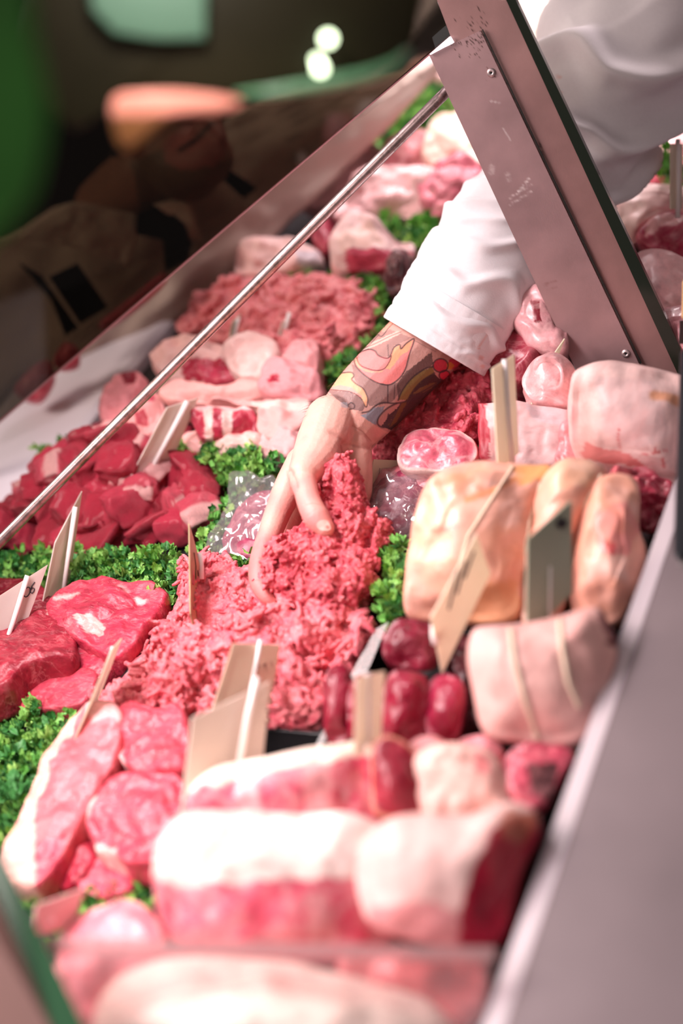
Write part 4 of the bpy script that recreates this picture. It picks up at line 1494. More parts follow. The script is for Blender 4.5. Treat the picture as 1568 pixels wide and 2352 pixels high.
lump('beef_trimmings', [(1285, 1035), (1290, 990), (1320, 975), (1335, 1060), (1360, 1090), (1320, 1110), (1280, 1075)], MEAT, (0.70, 0.24, 0.26), d=1.235, th=0.05, k=0.7, amp=0.005, label='pink meat end peeping out left of the big beef joint', cat='meat')
# beef slab with silver skin
slab = [(1100, 940), (1180, 935), (1310, 955), (1320, 1000), (1300, 1085), (1200, 1100), (1130, 1085), (1104, 1065)]
lump('beef_slab', slab, FATTY, (0.62, 0.42, 0.42), d=1.275, th=0.06, k=0.7, n=90, rings=12, amp=0.003, dome=0.2, sharp=True,
     label='beef slab with grey silver skin and a dark red cut end behind the tall ticket', cat='meat joint',
     zones=[('p', [(1095, 935), (1122, 935), (1128, 1000), (1135, 1095), (1095, 1075)], (0.40, 0.03, 0.05)), ('p', [(1130, 1000), (1180, 990), (1190, 1090), (1135, 1090)], (0.72, 0.36, 0.34), 0.8), ('p', [(1210, 950), (1310, 955), (1290, 1000), (1230, 985)], (0.55, 0.44, 0.47), 0.8)])
lump('marbled_chop', [(920, 1060), (940, 1020), (990, 1005), (1060, 1010), (1102, 1035), (1100, 1075), (1050, 1100), (960, 1105), (922, 1090)], MARBLED, (0.55, 0.10, 0.15), z=0.05, th=0.035, k=0.3, rim=(FAT, 0.10),
     label='marbled chop with a pale fat rim right of the wrist', cat='chop', amp=0.004)
lump('marbled_chop', [(860, 1120), (910, 1090), (980, 1075), (1060, 1085), (1040, 1140), (960, 1150), (880, 1160)], MARBLED, (0.60, 0.16, 0.20), z=0.035, th=0.03, k=0.2, label='lower pink marbled chop in front of the first', cat='chop', amp=0.004, rim=(PALE, 0.08))

# three-lobed tied roast, golden skin
ROAST = vcol_mat('golden_skin', pink=0.55, pscale=9, marble=0.18, mscale=14, var=0.12, vscale=26, bump=0.45, bscale=70, rough=0.42, coat=0.2, mcol=(0.74, 0.30, 0.15), mw=0.05)
GOLD = (0.80, 0.405, 0.315)
RZ = [('l', [(1080, 1170), (1130, 1155), (1180, 1120)], (0.70, 0.26, 0.12), 9), ('l', [(1000, 1135), (1060, 1120), (1110, 1150)], (0.66, 0.20, 0.13), 7), ('p', [(1150, 1180), (1200, 1160), (1195, 1230), (1150, 1240)], (0.80, 0.46, 0.40), 0.6), ('p', [(985, 1180), (1030, 1170), (1060, 1215), (1000, 1225)], (0.86, 0.60, 0.46), 0.8), ('p', [(985, 1090), (1130, 1060), (1150, 1085), (1040, 1110)], (0.80, 0.42, 0.38)), ('p', [(1180, 1085), (1260, 1070), (1275, 1110), (1190, 1130)], (0.76, 0.36, 0.14)),
      ('p', [(1020, 1130), (1060, 1105), (1100, 1120), (1080, 1165), (1030, 1160)], (0.72, 0.22, 0.16), 0.8), ('p', [(1130, 1100), (1160, 1095), (1170, 1130), (1130, 1150)], (0.34, 0.16, 0.12), 0.8),
      ('p', [(985, 1240), (1060, 1225), (1050, 1250), (1000, 1250)], (0.36, 0.16, 0.14), 0.7), ('p', [(960, 1240), (1050, 1240), (1040, 1310), (950, 1300)], (0.86, 0.62, 0.46), 0.7), ('p', [(1080, 1360), (1190, 1340), (1200, 1440), (1060, 1440)], (0.76, 0.36, 0.18), 0.8)]
lobes = [
    ('golden boned roast, left lobe of the tied row beside the parsley', [(945, 1240), (975, 1150), (1010, 1100), (1080, 1068), (1160, 1070), (1230, 1075), (1270, 1095), (1240, 1200), (1205, 1320), (1195, 1420), (1130, 1445), (1000, 1440), (938, 1415), (936, 1320)], 1.135, RZ,
     [[(1185, 1060), (1120, 1160), (1075, 1230), (1055, 1300)], [(1240, 1110), (1215, 1200), (1205, 1300)]]),
    ('pale middle roast of the tied row behind the green ticket', [(1210, 1240), (1240, 1130), (1290, 1075), (1350, 1072), (1390, 1095), (1370, 1180), (1330, 1290), (1300, 1400), (1270, 1470), (1200, 1440), (1196, 1340)], 1.125,
     [('p', [(1250, 1085), (1360, 1075), (1370, 1130), (1270, 1160)], (0.80, 0.46, 0.32))], [[(1380, 1090), (1345, 1150), (1328, 1230), (1310, 1330)]]),
    ('right roast of the tied row with raw pink patches by the worktop', [(1330, 1250), (1345, 1150), (1385, 1105), (1440, 1100), (1470, 1130), (1468, 1220), (1480, 1290), (1450, 1380), (1420, 1440), (1350, 1450), (1310, 1410), (1315, 1330)], 1.110,
     [('p', [(1370, 1200), (1440, 1170), (1470, 1230), (1440, 1290), (1380, 1290)], (0.75, 0.24, 0.24), 0.8), ('p', [(1390, 1260), (1420, 1270), (1410, 1300)], (0.5, 0.05, 0.06), 0.9), ('p', [(1350, 1300), (1440, 1290), (1440, 1340), (1360, 1350)], (0.86, 0.52, 0.44))], []),
]
for lab, ol, dd, zn, strs in lobes:
    ob, dat = lump('tied_roast', ol, ROAST, GOLD, d=dd, th=0.11, k=0.85, n=100, rings=14, amp=0.008, freq=16, dome=0.5, label=lab, cat='roast', zones=zn, keep=True)
    for s_ in strs:
        string_on(dat[0], dat[1], s_, 0.0011, ob)
# tied pork roast
ob, dat = lump('pork_roast', [(1085, 1470), (1110, 1447), (1190, 1440), (1290, 1420), (1370, 1400), (1400, 1440), (1420, 1500), (1390, 1600), (1340, 1700), (1270, 1722), (1190, 1712), (1120, 1690), (1095, 1600), (1080, 1530)], FATTY, (0.80, 0.47, 0.43),
               d=0.995, th=0.12, k=0.9, n=100, rings=14, amp=0.004, freq=18, dome=0.5, label='pale pink pork roast tied with two strings', cat='roast', keep=True,
               zones=[('p', [(1375, 1385), (1440, 1410), (1440, 1490), (1400, 1505), (1380, 1450)], (0.10, 0.015, 0.02))])
string_on(dat[0], dat[1], [(1172, 1445), (1180, 1510), (1200, 1590), (1235, 1700)], 0.0017, ob)
string_on(dat[0], dat[1], [(1285, 1425), (1292, 1500), (1305, 1570), (1330, 1625)], 0.0017, ob)
# venison fillets (dark, rolled)
FIL = vcol_mat('dark_fillet', marble=0.12, mscale=40, var=0.3, vscale=45, bump=0.4, rough=0.34, coat=0.14, spec=0.35, mcol=(0.6, 0.2, 0.24))
for lab, ol, dd, c_ in (
    ('dark fillet roll behind the yellow ticket', [(880, 1480), (905, 1432), (950, 1425), (1000, 1445), (1010, 1500), (985, 1545), (920, 1540), (885, 1520)], 1.085, (0.16, 0.007, 0.022)),
    ('dark red fillet roll at the tray edge left of the narrow ticket', [(750, 1560), (770, 1535), (800, 1540), (812, 1600), (805, 1700), (770, 1720), (748, 1690), (745, 1620)], 1.06, (0.20, 0.005, 0.022)),
    ('dark red fillet roll just right of the narrow ticket', [(885, 1570), (915, 1545), (965, 1550), (985, 1580), (985, 1680), (955, 1710), (890, 1715), (878, 1650)], 1.035, (0.22, 0.005, 0.025)),
    ('purplish fillet roll nearest the tied pork roast', [(985, 1580), (1010, 1550), (1050, 1560), (1070, 1600), (1062, 1680), (1040, 1715), (990, 1710), (978, 1650)], 1.03, (0.29, 0.013, 0.046)),
    ('dark fillet half hidden behind the narrow ticket', [(800, 1600), (820, 1560), (870, 1550), (895, 1600), (890, 1700), (840, 1715), (805, 1690)], 1.05, (0.18, 0.005, 0.020)),
    ('dark meat in the gap left of the tied pork roast', [(1005, 1480), (1060, 1460), (1090, 1480), (1100, 1600), (1110, 1690), (1060, 1700), (1040, 1570)], 1.09, (0.06, 0.008, 0.012))):  # last entry: near-black lump filling the gap between the pieces
    lump('fillet_roll', ol, FIL, c_, d=dd, th=0.05, k=0.8, n=56, rings=10, amp=0.004, freq=40, dome=0.5, label=lab, cat='fillet', group='dark fillet rolls', zones=[])
# clear divider next to the fillets
mb = MB()
mb.prism([atd(815, 1530, 1.13), atd(862, 1445, 1.15), atd(892, 1428, 1.14), atd(850, 1528, 1.115), atd(735, 1720, 1.06), atd(705, 1750, 1.07)], ray(800, 1550).normalized() * 0.003)
setp(mb.build('tray_divider', glass_mat('clear_plastic', (0.85, 0.9, 0.88), gloss=0.15, haze=0.22, hazecol=(0.8, 0.8, 0.8))), 'clear plastic divider between the mince tray and the dark fillets', 'divider')

# ================================================================== FRONT JOINTS (out of focus)
lump('rib_joint', [(440, 1880), (452, 1815), (520, 1770), (640, 1745), (760, 1722), (850, 1715), (880, 1760), (880, 1870), (860, 1910), (700, 1910), (560, 1910)], MARBLED, (0.66, 0.075, 0.135), d=0.985, th=0.10, k=0.85, n=100, rings=14, amp=0.005, freq=18, dome=0.3,
     label='beef rib joint with a cream fat cap, behind the largest front joint', cat='meat joint', jit=8,
     zones=[('p', [(430, 1840), (452, 1780), (640, 1700), (900, 1690), (900, 1740), (760, 1765), (600, 1800), (480, 1825)], CREAM), ('p', [(700, 1770), (760, 1760), (770, 1880), (710, 1890)], PALE, 0.5), ('p', [(560, 1810), (610, 1800), (610, 1890), (550, 1890)], PALE, 0.45)])
lump('rib_joint', [(366, 2020), (385, 1945), (440, 1890), (560, 1880), (700, 1885), (830, 1890), (900, 1940), (930, 2040), (910, 2170), (820, 2220), (640, 2220), (480, 2210), (400, 2160), (372, 2100)], MARBLED, (0.68, 0.085, 0.145), d=0.915, th=0.13, k=0.85, n=110, rings=16, amp=0.006, freq=15, dome=0.4,
     label='largest front beef joint, thick white fat over marbled red meat', cat='meat joint', jit=10,
     zones=[('p', [(350, 2030), (380, 1930), (440, 1870), (860, 1870), (930, 1960), (930, 2035), (800, 2040), (620, 2045), (440, 2060), (400, 2040)], (0.88, 0.72, 0.66)), ('p', [(700, 2080), (760, 2070), (780, 2180), (720, 2190)], PALE, 0.5), ('p', [(850, 2060), (920, 2060), (920, 2170), (850, 2170)], PALE, 0.6)])
lump('beef_roll', [(830, 1960), (880, 1900), (960, 1880), (1080, 1880), (1170, 1850), (1230, 1870), (1240, 1920), (1200, 2010), (1160, 2150), (1100, 2180), (960, 2170), (860, 2130), (825, 2050)], FATTY, (0.84, 0.58, 0.54), d=0.885, th=0.11, k=0.9, n=110, rings=14, amp=0.004, freq=16, dome=0.4,
     label='pale fat-wrapped beef roll with a dark red cut end by the worktop, nearest the camera', cat='meat joint',
     zones=[('p', [(1130, 1930), (1165, 1890), (1260, 1870), (1260, 2160), (1050, 2190), (1060, 2100), (1090, 2010)], (0.36, 0.004, 0.030)), ('p', [(1140, 1900), (1170, 1870), (1240, 1880), (1200, 1950), (1150, 1940)], (0.40, 0.13, 0.08), 0.8), ('p', [(860, 2090), (1000, 2080), (1060, 2110), (1060, 2190), (850, 2190)], (0.72, 0.26, 0.28), 0.8)])
lump('beef_roll', [(862, 1720), (900, 1700), (960, 1740), (985, 1850), (960, 1880), (870, 1880), (856, 1800)], FIL, (0.24, 0.012, 0.028), d=0.968, th=0.07, k=0.85, amp=0.003, dome=0.35, label='dark maroon cut end of a roll right behind the narrow front ticket', cat='meat joint', rim=((0.62, 0.26, 0.18), 0.1))
lump('pork_cut', [(950, 1770), (1000, 1725), (1080, 1720), (1150, 1760), (1180, 1840), (1150, 1890), (1050, 1900), (980, 1890)], FATTY, (0.80, 0.50, 0.44), d=0.965, th=0.08, k=0.8, amp=0.004, label='pale folded pork cut in the middle of the front row', cat='meat', zones=[('p', [(1090, 1740), (1130, 1760), (1130, 1800), (1095, 1790)], PNK, 0.7)])
lump('pork_cut', [(930, 1740), (960, 1702), (1010, 1700), (1045, 1740), (1020, 1800), (950, 1800)], FATTY, (0.78, 0.36, 0.37), d=0.985, th=0.05, k=0.8, amp=0.004, label='small pink pork cut beneath the fillet rolls', cat='meat')
lump('pork_cut', [(1040, 1740), (1070, 1702), (1130, 1700), (1160, 1740), (1140, 1780), (1060, 1790)], FATTY, (0.72, 0.26, 0.29), d=0.982, th=0.05, k=0.8, amp=0.004, label='pink meat piece below the left string of the pork roast', cat='meat')
lump('beef_piece', [(1150, 1770), (1190, 1720), (1260, 1715), (1320, 1735), (1290, 1790), (1250, 1860), (1190, 1880), (1155, 1830)], MEAT, (0.55, 0.07, 0.12), d=0.96, th=0.06, k=0.8, amp=0.005, label='red beef piece with a dark hollow beside the worktop edge', cat='meat', zones=[('p', [(1215, 1770), (1290, 1760), (1270, 1850), (1225, 1830)], (0.08, 0.01, 0.015))])  # dark zone paints a shadow into the meat colour
# behind the end glass
lump('veal_joint', [(240, 2420), (270, 2290), (360, 2235), (520, 2225), (700, 2240), (880, 2290), (1000, 2330), (1050, 2420), (900, 2520), (400, 2520)], FATTY, (0.90, 0.72, 0.64), d=0.835, th=0.10, k=0.55, n=80, amp=0.003, dome=0.5, label='huge blurred peach-coloured joint behind the end glass at the bottom', cat='meat joint')
lump('beef_piece', [(780, 2240), (820, 2190), (960, 2180), (1100, 2195), (1120, 2290), (1060, 2370), (940, 2330), (850, 2300)], MEAT, (0.62, 0.13, 0.14), d=0.865, th=0.06, k=0.85, amp=0.004, label='red blurred meat behind the right part of the end glass', cat='meat')
lump('beef_piece', [(130, 2240), (200, 2190), (380, 2190), (520, 2200), (520, 2330), (330, 2420), (200, 2400)], MEAT, (0.74, 0.24, 0.27), d=0.865, th=0.05, k=0.85, amp=0.004, label='pink blurred meat behind the left part of the end glass', cat='meat')

# ================================================================== MIDDLE: LAMB AND PORK CUTS
MID = [
    ('lamb_chop', [(345, 830), (380, 800), (440, 785), (520, 800), (560, 840), (540, 880), (470, 900), (400, 890)], (0.82, 0.50, 0.47), 0.055, 0.3, 'pale fatty lamb piece by the sill under the rod', [('p', [(420, 850), (520, 850), (560, 885), (440, 900)], LEAN)]),
    ('lamb_chop', [(520, 830), (560, 795), (620, 790), (650, 820), (630, 870), (560, 885)], (0.85, 0.58, 0.54), 0.055, 0.3, 'round white fat cap of lamb between the far tickets', []),
    ('lamb_chop', [(400, 870), (470, 850), (560, 860), (560, 890), (470, 905), (410, 900)], (0.45, 0.03, 0.07), 0.045, 0.3, 'bright red lamb loin under the white fat', []),
    ('lamb_rack', [(370, 905), (420, 890), (520, 905), (600, 890), (650, 900), (620, 930), (520, 945), (400, 940)], (0.79, 0.40, 0.37), 0.05, 0.3, 'long pale lamb flap in front of the red loin', []),
    ('lamb_chop', [(235, 950), (270, 890), (320, 870), (350, 900), (330, 960), (290, 1000), (250, 990)], (0.72, 0.25, 0.27), 0.045, 0.3, 'pink lamb chop leaning by the front sill', [('p', [(285, 875), (320, 872), (330, 905), (300, 910)], DEEP)]),
    ('lamb_chop', [(300, 990), (330, 930), (370, 920), (390, 960), (370, 1010), (320, 1020)], (0.78, 0.36, 0.35), 0.05, 0.3, 'pale lamb chop left of the middle ticket', [('p', [(320, 975), (350, 970), (350, 1000), (325, 1000)], LEAN), ('p', [(330, 930), (365, 925), (370, 950), (340, 955)], (0.5, 0.05, 0.09))]),
    ('lamb_rack', [(448, 965), (470, 948), (540, 945), (590, 955), (600, 990), (585, 1020), (500, 1022), (455, 1015)], (0.46, 0.025, 0.06), 0.05, 0.5, 'dark red rib rack striped with white bone ends', [('p', [(476, 945), (500, 945), (498, 1022), (478, 1022)], FAT), ('p', [(520, 945), (545, 945), (540, 1022), (522, 1022)], FAT), ('p', [(450, 940), (600, 940), (600, 955), (450, 960)], PALE)]),
    ('lamb_rack', [(480, 940), (540, 925), (640, 930), (720, 940), (700, 1000), (650, 1030), (600, 1010), (590, 955)], (0.79, 0.41, 0.39), 0.045, 0.3, 'pale pink lamb flank between the rib rack and the wrist', [('p', [(590, 940), (720, 945), (720, 960), (590, 965)], (0.84, 0.6, 0.55))]),
    ('lamb_chop', [(600, 880), (640, 840), (700, 850), (745, 890), (730, 930), (660, 935), (610, 920)], (0.72, 0.30, 0.32), 0.05, 0.3, 'pink lamb steak under the far clear ticket', [('p', [(620, 890), (650, 885), (655, 905), (625, 905)], LEAN)]),
    ('lamb_chop', [(640, 860), (670, 810), (730, 800), (740, 850), (720, 880)], (0.74, 0.34, 0.35), 0.045, 0.3, 'pink lamb piece left of the parsley tuft', []),
    ('lamb_chop', [(420, 1030), (450, 1005), (500, 1010), (520, 1040), (480, 1060), (430, 1055)], (0.78, 0.45, 0.42), 0.03, 0.3, 'small pale meat end in front of the rib rack, left', []),
    ('lamb_chop', [(490, 1035), (530, 1012), (590, 1015), (620, 1040), (580, 1060), (510, 1062)], (0.80, 0.50, 0.46), 0.03, 0.3, 'small pale meat end in front of the rib rack, right', []),
    ('lamb_chop', [(600, 1030), (650, 1000), (700, 1010), (690, 1060), (640, 1080)], (0.78, 0.42, 0.42), 0.03, 0.3, 'pale pink meat end tucked beside the wrist', []),
    ('lamb_chop', [(200, 1040), (240, 990), (300, 990), (320, 1030), (260, 1060)], (0.76, 0.36, 0.36), 0.04, 0.3, 'pink lamb end behind the diced beef', []),
]
for nm, ol, c_, z_, k_, lab, zn in MID:
    lump(nm, ol, MEAT if c_[1] < 0.1 else FATTY, c_, z=z_, th=0.045, k=k_, n=64, rings=9, amp=0.008, freq=30, dome=0.4, label=lab, cat='lamb cut', zones=zn, jit=4)

PM = [(0.72, 0.20, 0.22), (0.68, 0.165, 0.185), (0.78, 0.27, 0.28), (0.64, 0.125, 0.15), (0.82, 0.36, 0.36)]
mince_heap('minced_pork', 'broad heap of pale pink mince in the background above the lamb', [(420, 770), (460, 715), (520, 690), (600, 672), (660, 670), (720, 695), (780, 672), (840, 690), (860, 720), (820, 790), (760, 830), (650, 830), (520, 800)],
           z=0.035, th=0.06, count=900, rad=0.0036, ln=0.02, amp=0.014, freq=16, seed=21, bundle=5, vox=0.0015, cols=PM)
mince_heap('minced_beef', 'blurred heap of red mince behind the forearm', [(860, 1030), (870, 960), (920, 880), (1000, 820), (1120, 800), (1240, 790), (1250, 850), (1180, 920), (1110, 960), (1100, 1020), (1000, 1040)],
           z=0.035, th=0.06, count=900, rad=0.0030, ln=0.018, amp=0.014, freq=18, seed=22, bundle=5, vox=0.0014, cols=[(0.66, 0.09, 0.13), (0.60, 0.07, 0.11), (0.74, 0.14, 0.18), (0.46, 0.03, 0.065), (0.78, 0.25, 0.27)])
BG = [
    ('lamb_joint', [(540, 640), (560, 580), (640, 560), (720, 580), (740, 630), (660, 650)], (0.80, 0.52, 0.50), 0.05, 'pale pink joint left of the rod in front of the far parsley', [('p', [(690, 600), (740, 600), (740, 640), (690, 640)], (0.6, 0.5, 0.55))]),
    ('lamb_joint', [(760, 590), (790, 520), (850, 510), (900, 545), (960, 580), (940, 630), (860, 640), (780, 635)], (0.84, 0.58, 0.57), 0.06, 'white fatty joint left of the sleeve', [('p', [(800, 600), (960, 600), (930, 640), (800, 640)], (0.52, 0.06, 0.11)), ('p', [(780, 560), (860, 540), (900, 590), (790, 600)], FAT)]),
    ('offal_piece', [(890, 640), (905, 610), (940, 600), (950, 640), (930, 690), (895, 690)], (0.06, 0.015, 0.02), 0.05, 'nearly black piece of meat touching the sleeve', []),
    ('beef_joint', [(725, 560), (735, 510), (765, 505), (775, 560), (755, 600)], (0.45, 0.05, 0.09), 0.05, 'narrow dark red piece behind the rod', []),
    ('pork_joint', [(770, 520), (780, 460), (830, 410), (920, 400), (1010, 420), (1020, 480), (960, 520), (860, 520)], (0.78, 0.42, 0.42), 0.06, 'wide pink joint crossing behind the rod', []),
    ('pork_joint', [(960, 440), (1000, 380), (1080, 370), (1110, 420), (1060, 470), (1010, 520), (980, 500)], (0.60, 0.14, 0.19), 0.06, 'rose red joint beside the top of the sleeve', []),
    ('pork_joint', [(880, 400), (900, 330), (980, 320), (1020, 360), (980, 400)], (0.70, 0.24, 0.27), 0.06, 'rosy cut under the far parsley bank', []),
    ('pork_joint', [(980, 380), (990, 300), (1060, 270), (1110, 310), (1120, 390), (1050, 400)], (0.84, 0.62, 0.52), 0.07, 'cream coloured joint against the left edge of the post', []),
    ('pork_joint', [(690, 470), (720, 400), (790, 350), (870, 345), (890, 390), (820, 430), (760, 490)], (0.82, 0.58, 0.57), 0.05, 'pale joint near the sill behind the rod', [('p', [(740, 340), (860, 340), (860, 365), (740, 370)], (0.72, 0.28, 0.28))]),
    ('beef_joint', [(790, 320), (820, 290), (870, 285), (880, 320), (830, 335)], (0.22, 0.01, 0.04), 0.04, 'dark maroon piece below the tinted glass edge', []),
    ('beef_joint', [(800, 290), (850, 230), (900, 200), (920, 240), (870, 290)], (0.72, 0.32, 0.34), 0.05, 'rosy slice along the tinted glass edge', []),
    ('pork_joint', [(900, 210), (960, 150), (1030, 130), (1080, 200), (1040, 220), (960, 190)], (0.78, 0.46, 0.46), 0.05, 'pale joint glimpsed under the head of the post', []),
    ('pork_joint', [(1050, 330), (1060, 240), (1110, 230), (1130, 300), (1110, 340)], (0.70, 0.3, 0.32), 0.05, 'rosy sliver of meat beside the post above the cream joint', []),
    ('veal_joint', [(1160, 160), (1150, 20), (1190, -40), (1290, -40), (1300, 60), (1260, 180), (1240, 280), (1190, 250)], (0.86, 0.74, 0.60), 0.06, 'cream blurred joint between the post and the sleeve at the top', [('p', [(1200, -40), (1320, -40), (1300, 30), (1230, 20)], (0.30, 0.12, 0.14))]),
    ('pork_joint', [(1210, 800), (1180, 740), (1210, 680), (1270, 690), (1310, 780), (1300, 840), (1250, 830)], (0.74, 0.36, 0.38), 0.08, 'pink joint showing under the sleeve beside the post', [('p', [(1230, 730), (1250, 730), (1252, 770), (1236, 775)], DEEP)]),
    ('beef_joint', [(1120, 830), (1140, 790), (1210, 780), (1260, 810), (1240, 880), (1180, 900)], (0.36, 0.03, 0.06), 0.06, 'dark red piece between the two clear tickets', []),
    ('pork_joint', [(1200, 900), (1230, 850), (1290, 840), (1330, 880), (1320, 950), (1240, 950)], (0.76, 0.36, 0.37), 0.07, 'pink piece behind the slab and the leaning ticket', []),
]
for nm, ol, c_, z_, lab, zn in BG:
    lump(nm, ol, MEAT if c_[1] < 0.2 else (MARBLED if c_[1] < 0.47 else FATTY), c_, z=z_, th=0.06, k=0.5, n=64, rings=10, amp=0.012, freq=18, dome=0.4, label=lab, cat='meat joint', zones=zn, jit=6)
RB = [
    ('beef_cut', [(1400, 500), (1430, 460), (1500, 440), (1600, 450), (1620, 500), (1540, 530), (1480, 560), (1420, 600)], (0.84, 0.60, 0.57), 'white fat cut right of the post', [('p', [(1400, 470), (1460, 450), (1480, 470), (1420, 500)], (0.8, 0.4, 0.36))]),
    ('beef_cut', [(1470, 570), (1500, 520), (1570, 505), (1640, 530), (1640, 620), (1560, 620)], (0.48, 0.03, 0.085), 'dark red cut face right of the post', [('p', [(1480, 560), (1500, 515), (1600, 510), (1560, 545)], PALE)]),
    ('beef_cut', [(1440, 640), (1480, 600), (1560, 610), (1640, 650), (1640, 760), (1560, 780), (1500, 740)], (0.80, 0.44, 0.44), 'pale marbled cut behind the dark edge of the post', []),
    ('beef_cut', [(1500, 770), (1530, 730), (1640, 740), (1640, 880), (1570, 870)], (0.70, 0.28, 0.31), 'marbled pink cut low beside the foot of the post', []),
    ('beef_cut', [(1470, 480), (1490, 400), (1540, 380), (1570, 430), (1550, 480)], (0.50, 0.04, 0.09), 'red cut under the right-hand background ticket', [('p', [(1470, 400), (1500, 390), (1540, 400), (1500, 425)], PALE)]),
    ('beef_cut', [(1430, 480), (1450, 430), (1490, 420), (1500, 470), (1460, 500)], (0.80, 0.55, 0.54), 'small pale piece below the sleeve at the right', []),
    ('beef_cut', [(1510, 360), (1550, 270), (1640, 280), (1640, 400), (1560, 400)], (0.80, 0.5, 0.5), 'pale piece at the right frame edge beside the sleeve', []),
]
for nm, ol, c_, lab, zn in RB:
    lump(nm, ol, MARBLED if c_[1] > 0.2 else MEAT, c_, z=0.035, th=0.07, k=0.6, n=52, rings=9, amp=0.007, freq=20, dome=0.4, label=lab, cat='beef cut', zones=zn, jit=6)
for lab, ol in (('red chunk seen through the lower edge of the tinted glass, nearest the frame edge', [(35, 900), (70, 850), (110, 830), (125, 870), (90, 925)]),
                ('red chunk seen through the lower edge of the tinted glass beside the sill', [(125, 830), (150, 790), (178, 800), (180, 840), (140, 850)]),
                ('long red strip of meat seen through the tinted glass along the sill', [(230, 745), (300, 690), (370, 630), (380, 645), (310, 710), (245, 755)])):
    lump('beef_piece', ol, MEAT, (0.75, 0.10, 0.16), d=1.70, th=0.03, k=0.8, n=40, rings=8, amp=0.003, label=lab, cat='meat')

# ================================================================== PRICE TICKETS
CARD_W = simple('ticket_white', (0.80, 0.70, 0.68), rough=0.35, var=0.05)
CARD_Y = simple('ticket_yellow', (0.90, 0.84, 0.66), rough=0.4, var=0.05)
CARD_G = simple('ticket_green', (0.36, 0.42, 0.30), rough=0.4, var=0.05)
CARD_B = simple('ticket_buff', (0.66, 0.56, 0.44), rough=0.4, var=0.06)
CARD_O = simple('ticket_olive', (0.46, 0.36, 0.20), rough=0.4, var=0.25, vscale=60)
for m_ in (CARD_W, CARD_Y, CARD_B):          # thin plastic card lets light through
    nt = m_.node_tree
    pr = [n for n in nt.nodes if n.type == 'BSDF_PRINCIPLED'][0]
    out = [n for n in nt.nodes if n.type == 'OUTPUT_MATERIAL'][0]
    tl_ = N(nt, 'ShaderNodeBsdfTranslucent')
    tl_.inputs[0].default_value = (0.95, 0.88, 0.76, 1)
    mx = N(nt, 'ShaderNodeMixShader')
    mx.inputs[0].default_value = 0.45
    nt.links.new(pr.outputs[0], mx.inputs[1])
    nt.links.new(tl_.outputs[0], mx.inputs[2])
    nt.links.new(mx.outputs[0], out.inputs[0])


def ticket(label, quad, dl, dr, mat, stake, sw=0.0030, writing=(), ww=0.0009, group='price tickets', inset=False):
    """quad TL,TR,BR,BL; the card's left side stands at distance dl, its right side at dr"""
    TL, TR, BR, BL = quad
    P = [atd(*TL, dl), atd(*TR, dr), atd(*BR, dr), atd(*BL, dl)]
    n_ = (P[1] - P[0]).cross(P[3] - P[0]).normalized()
    if n_.dot(CAM - P[0]) < 0:
        n_ = -n_
    foot = atd(*stake[-1], (dl + dr) / 2)
    t = empty('price_ticket', foot, label, 'price ticket', group)
    mb = MB()
    mb.prism(P, -n_ * 0.0012)
    mb.build('card', mat, t)

    def on(px, py, off):
        r = ray(px, py)
        p0 = P[0] + n_ * off
        return CAM + r * ((p0 - CAM).dot(n_) / r.dot(n_))
    mid = (dl + dr) / 2
    mb = MB()
    mb.tube([atd(x, y, mid) + (CAM - atd(x, y, mid)).normalized() * 0.002 for x, y in stake], sw, 8)
    mb.build('stake', WHITEPL, t, smooth=True)
    if writing:
        mb = MB()
        for st in writing:
            mb.tube([on(x, y, 0.0003) for x, y in st], ww * 0.5, 5)
        mb.build('handwriting', INK, t)
    return t


zero = [(62 + 7 * math.cos(a) - 3 * math.sin(a) * 0.6, 1360 + 11 * math.sin(a) - 2 * math.cos(a)) for a in np.linspace(0, 6.4, 20)]
six = [(80, 1337), (74, 1345), (70, 1354), (70, 1361), (74, 1363), (78, 1358), (79, 1352), (75, 1350), (71, 1355)]
ticket('white price ticket marked 06 at the left edge', [(-60, 1407), (110, 1297), (46, 1472), (-116, 1578)], 1.30, 1.315, CARD_W, [(63, 1322), (30, 1430), (-14, 1560)], 0.0024, [zero, six], 0.0011)
ticket('narrow white price ticket standing behind the 06 ticket', [(127, 1247), (189, 1128), (156, 1365), (89, 1432)], 1.345, 1.385, CARD_W, [(173, 1164), (158, 1270), (145, 1366)], 0.0024)
ticket('olive-tinted edge-on price ticket stuck in the tray mince', [(435, 1202), (462, 1300), (471, 1547), (438, 1410)], 1.225, 1.265, CARD_O, [(458, 1270), (463, 1300), (463, 1330)], 0.0021,
       [[(446, 1270), (450, 1300), (449, 1330)], [(454, 1310), (458, 1350), (456, 1380)], [(450, 1350), (453, 1380)]], 0.0007)
ticket('thin buff price ticket seen edge-on above the long sirloin', [(258, 1492), (281, 1466), (170, 1752), (150, 1756)], 1.135, 1.185, CARD_B, [(261, 1486), (215, 1610), (157, 1750)], 0.0019)
ticket('buff price ticket with writing, farther of the two overlapping front tickets', [(536, 1478), (642, 1482), (618, 1660), (478, 1660)], 1.09, 1.12, CARD_B, [(598, 1470), (585, 1540), (560, 1660)], 0.0020,
       [[(592, 1524), (596, 1536), (592, 1540)], [(604, 1528), (610, 1524), (606, 1536), (612, 1536)], [(622, 1520), (620, 1534)]], 0.0014)
ticket('large blurred buff price ticket, nearer of the two overlapping front tickets', [(442, 1650), (620, 1566), (604, 1745), (412, 1905)], 0.985, 1.025, simple('ticket_cream', (0.70, 0.58, 0.50), rough=0.45), [(590, 1556), (570, 1640), (545, 1780)], 0.0023)
ticket('narrow blurred ticket standing over the front rib joint', [(820, 1556), (884, 1542), (862, 1915), (812, 1880)], 0.955, 0.99, CARD_B, [(842, 1545), (845, 1700), (846, 1900)], 0.0024)
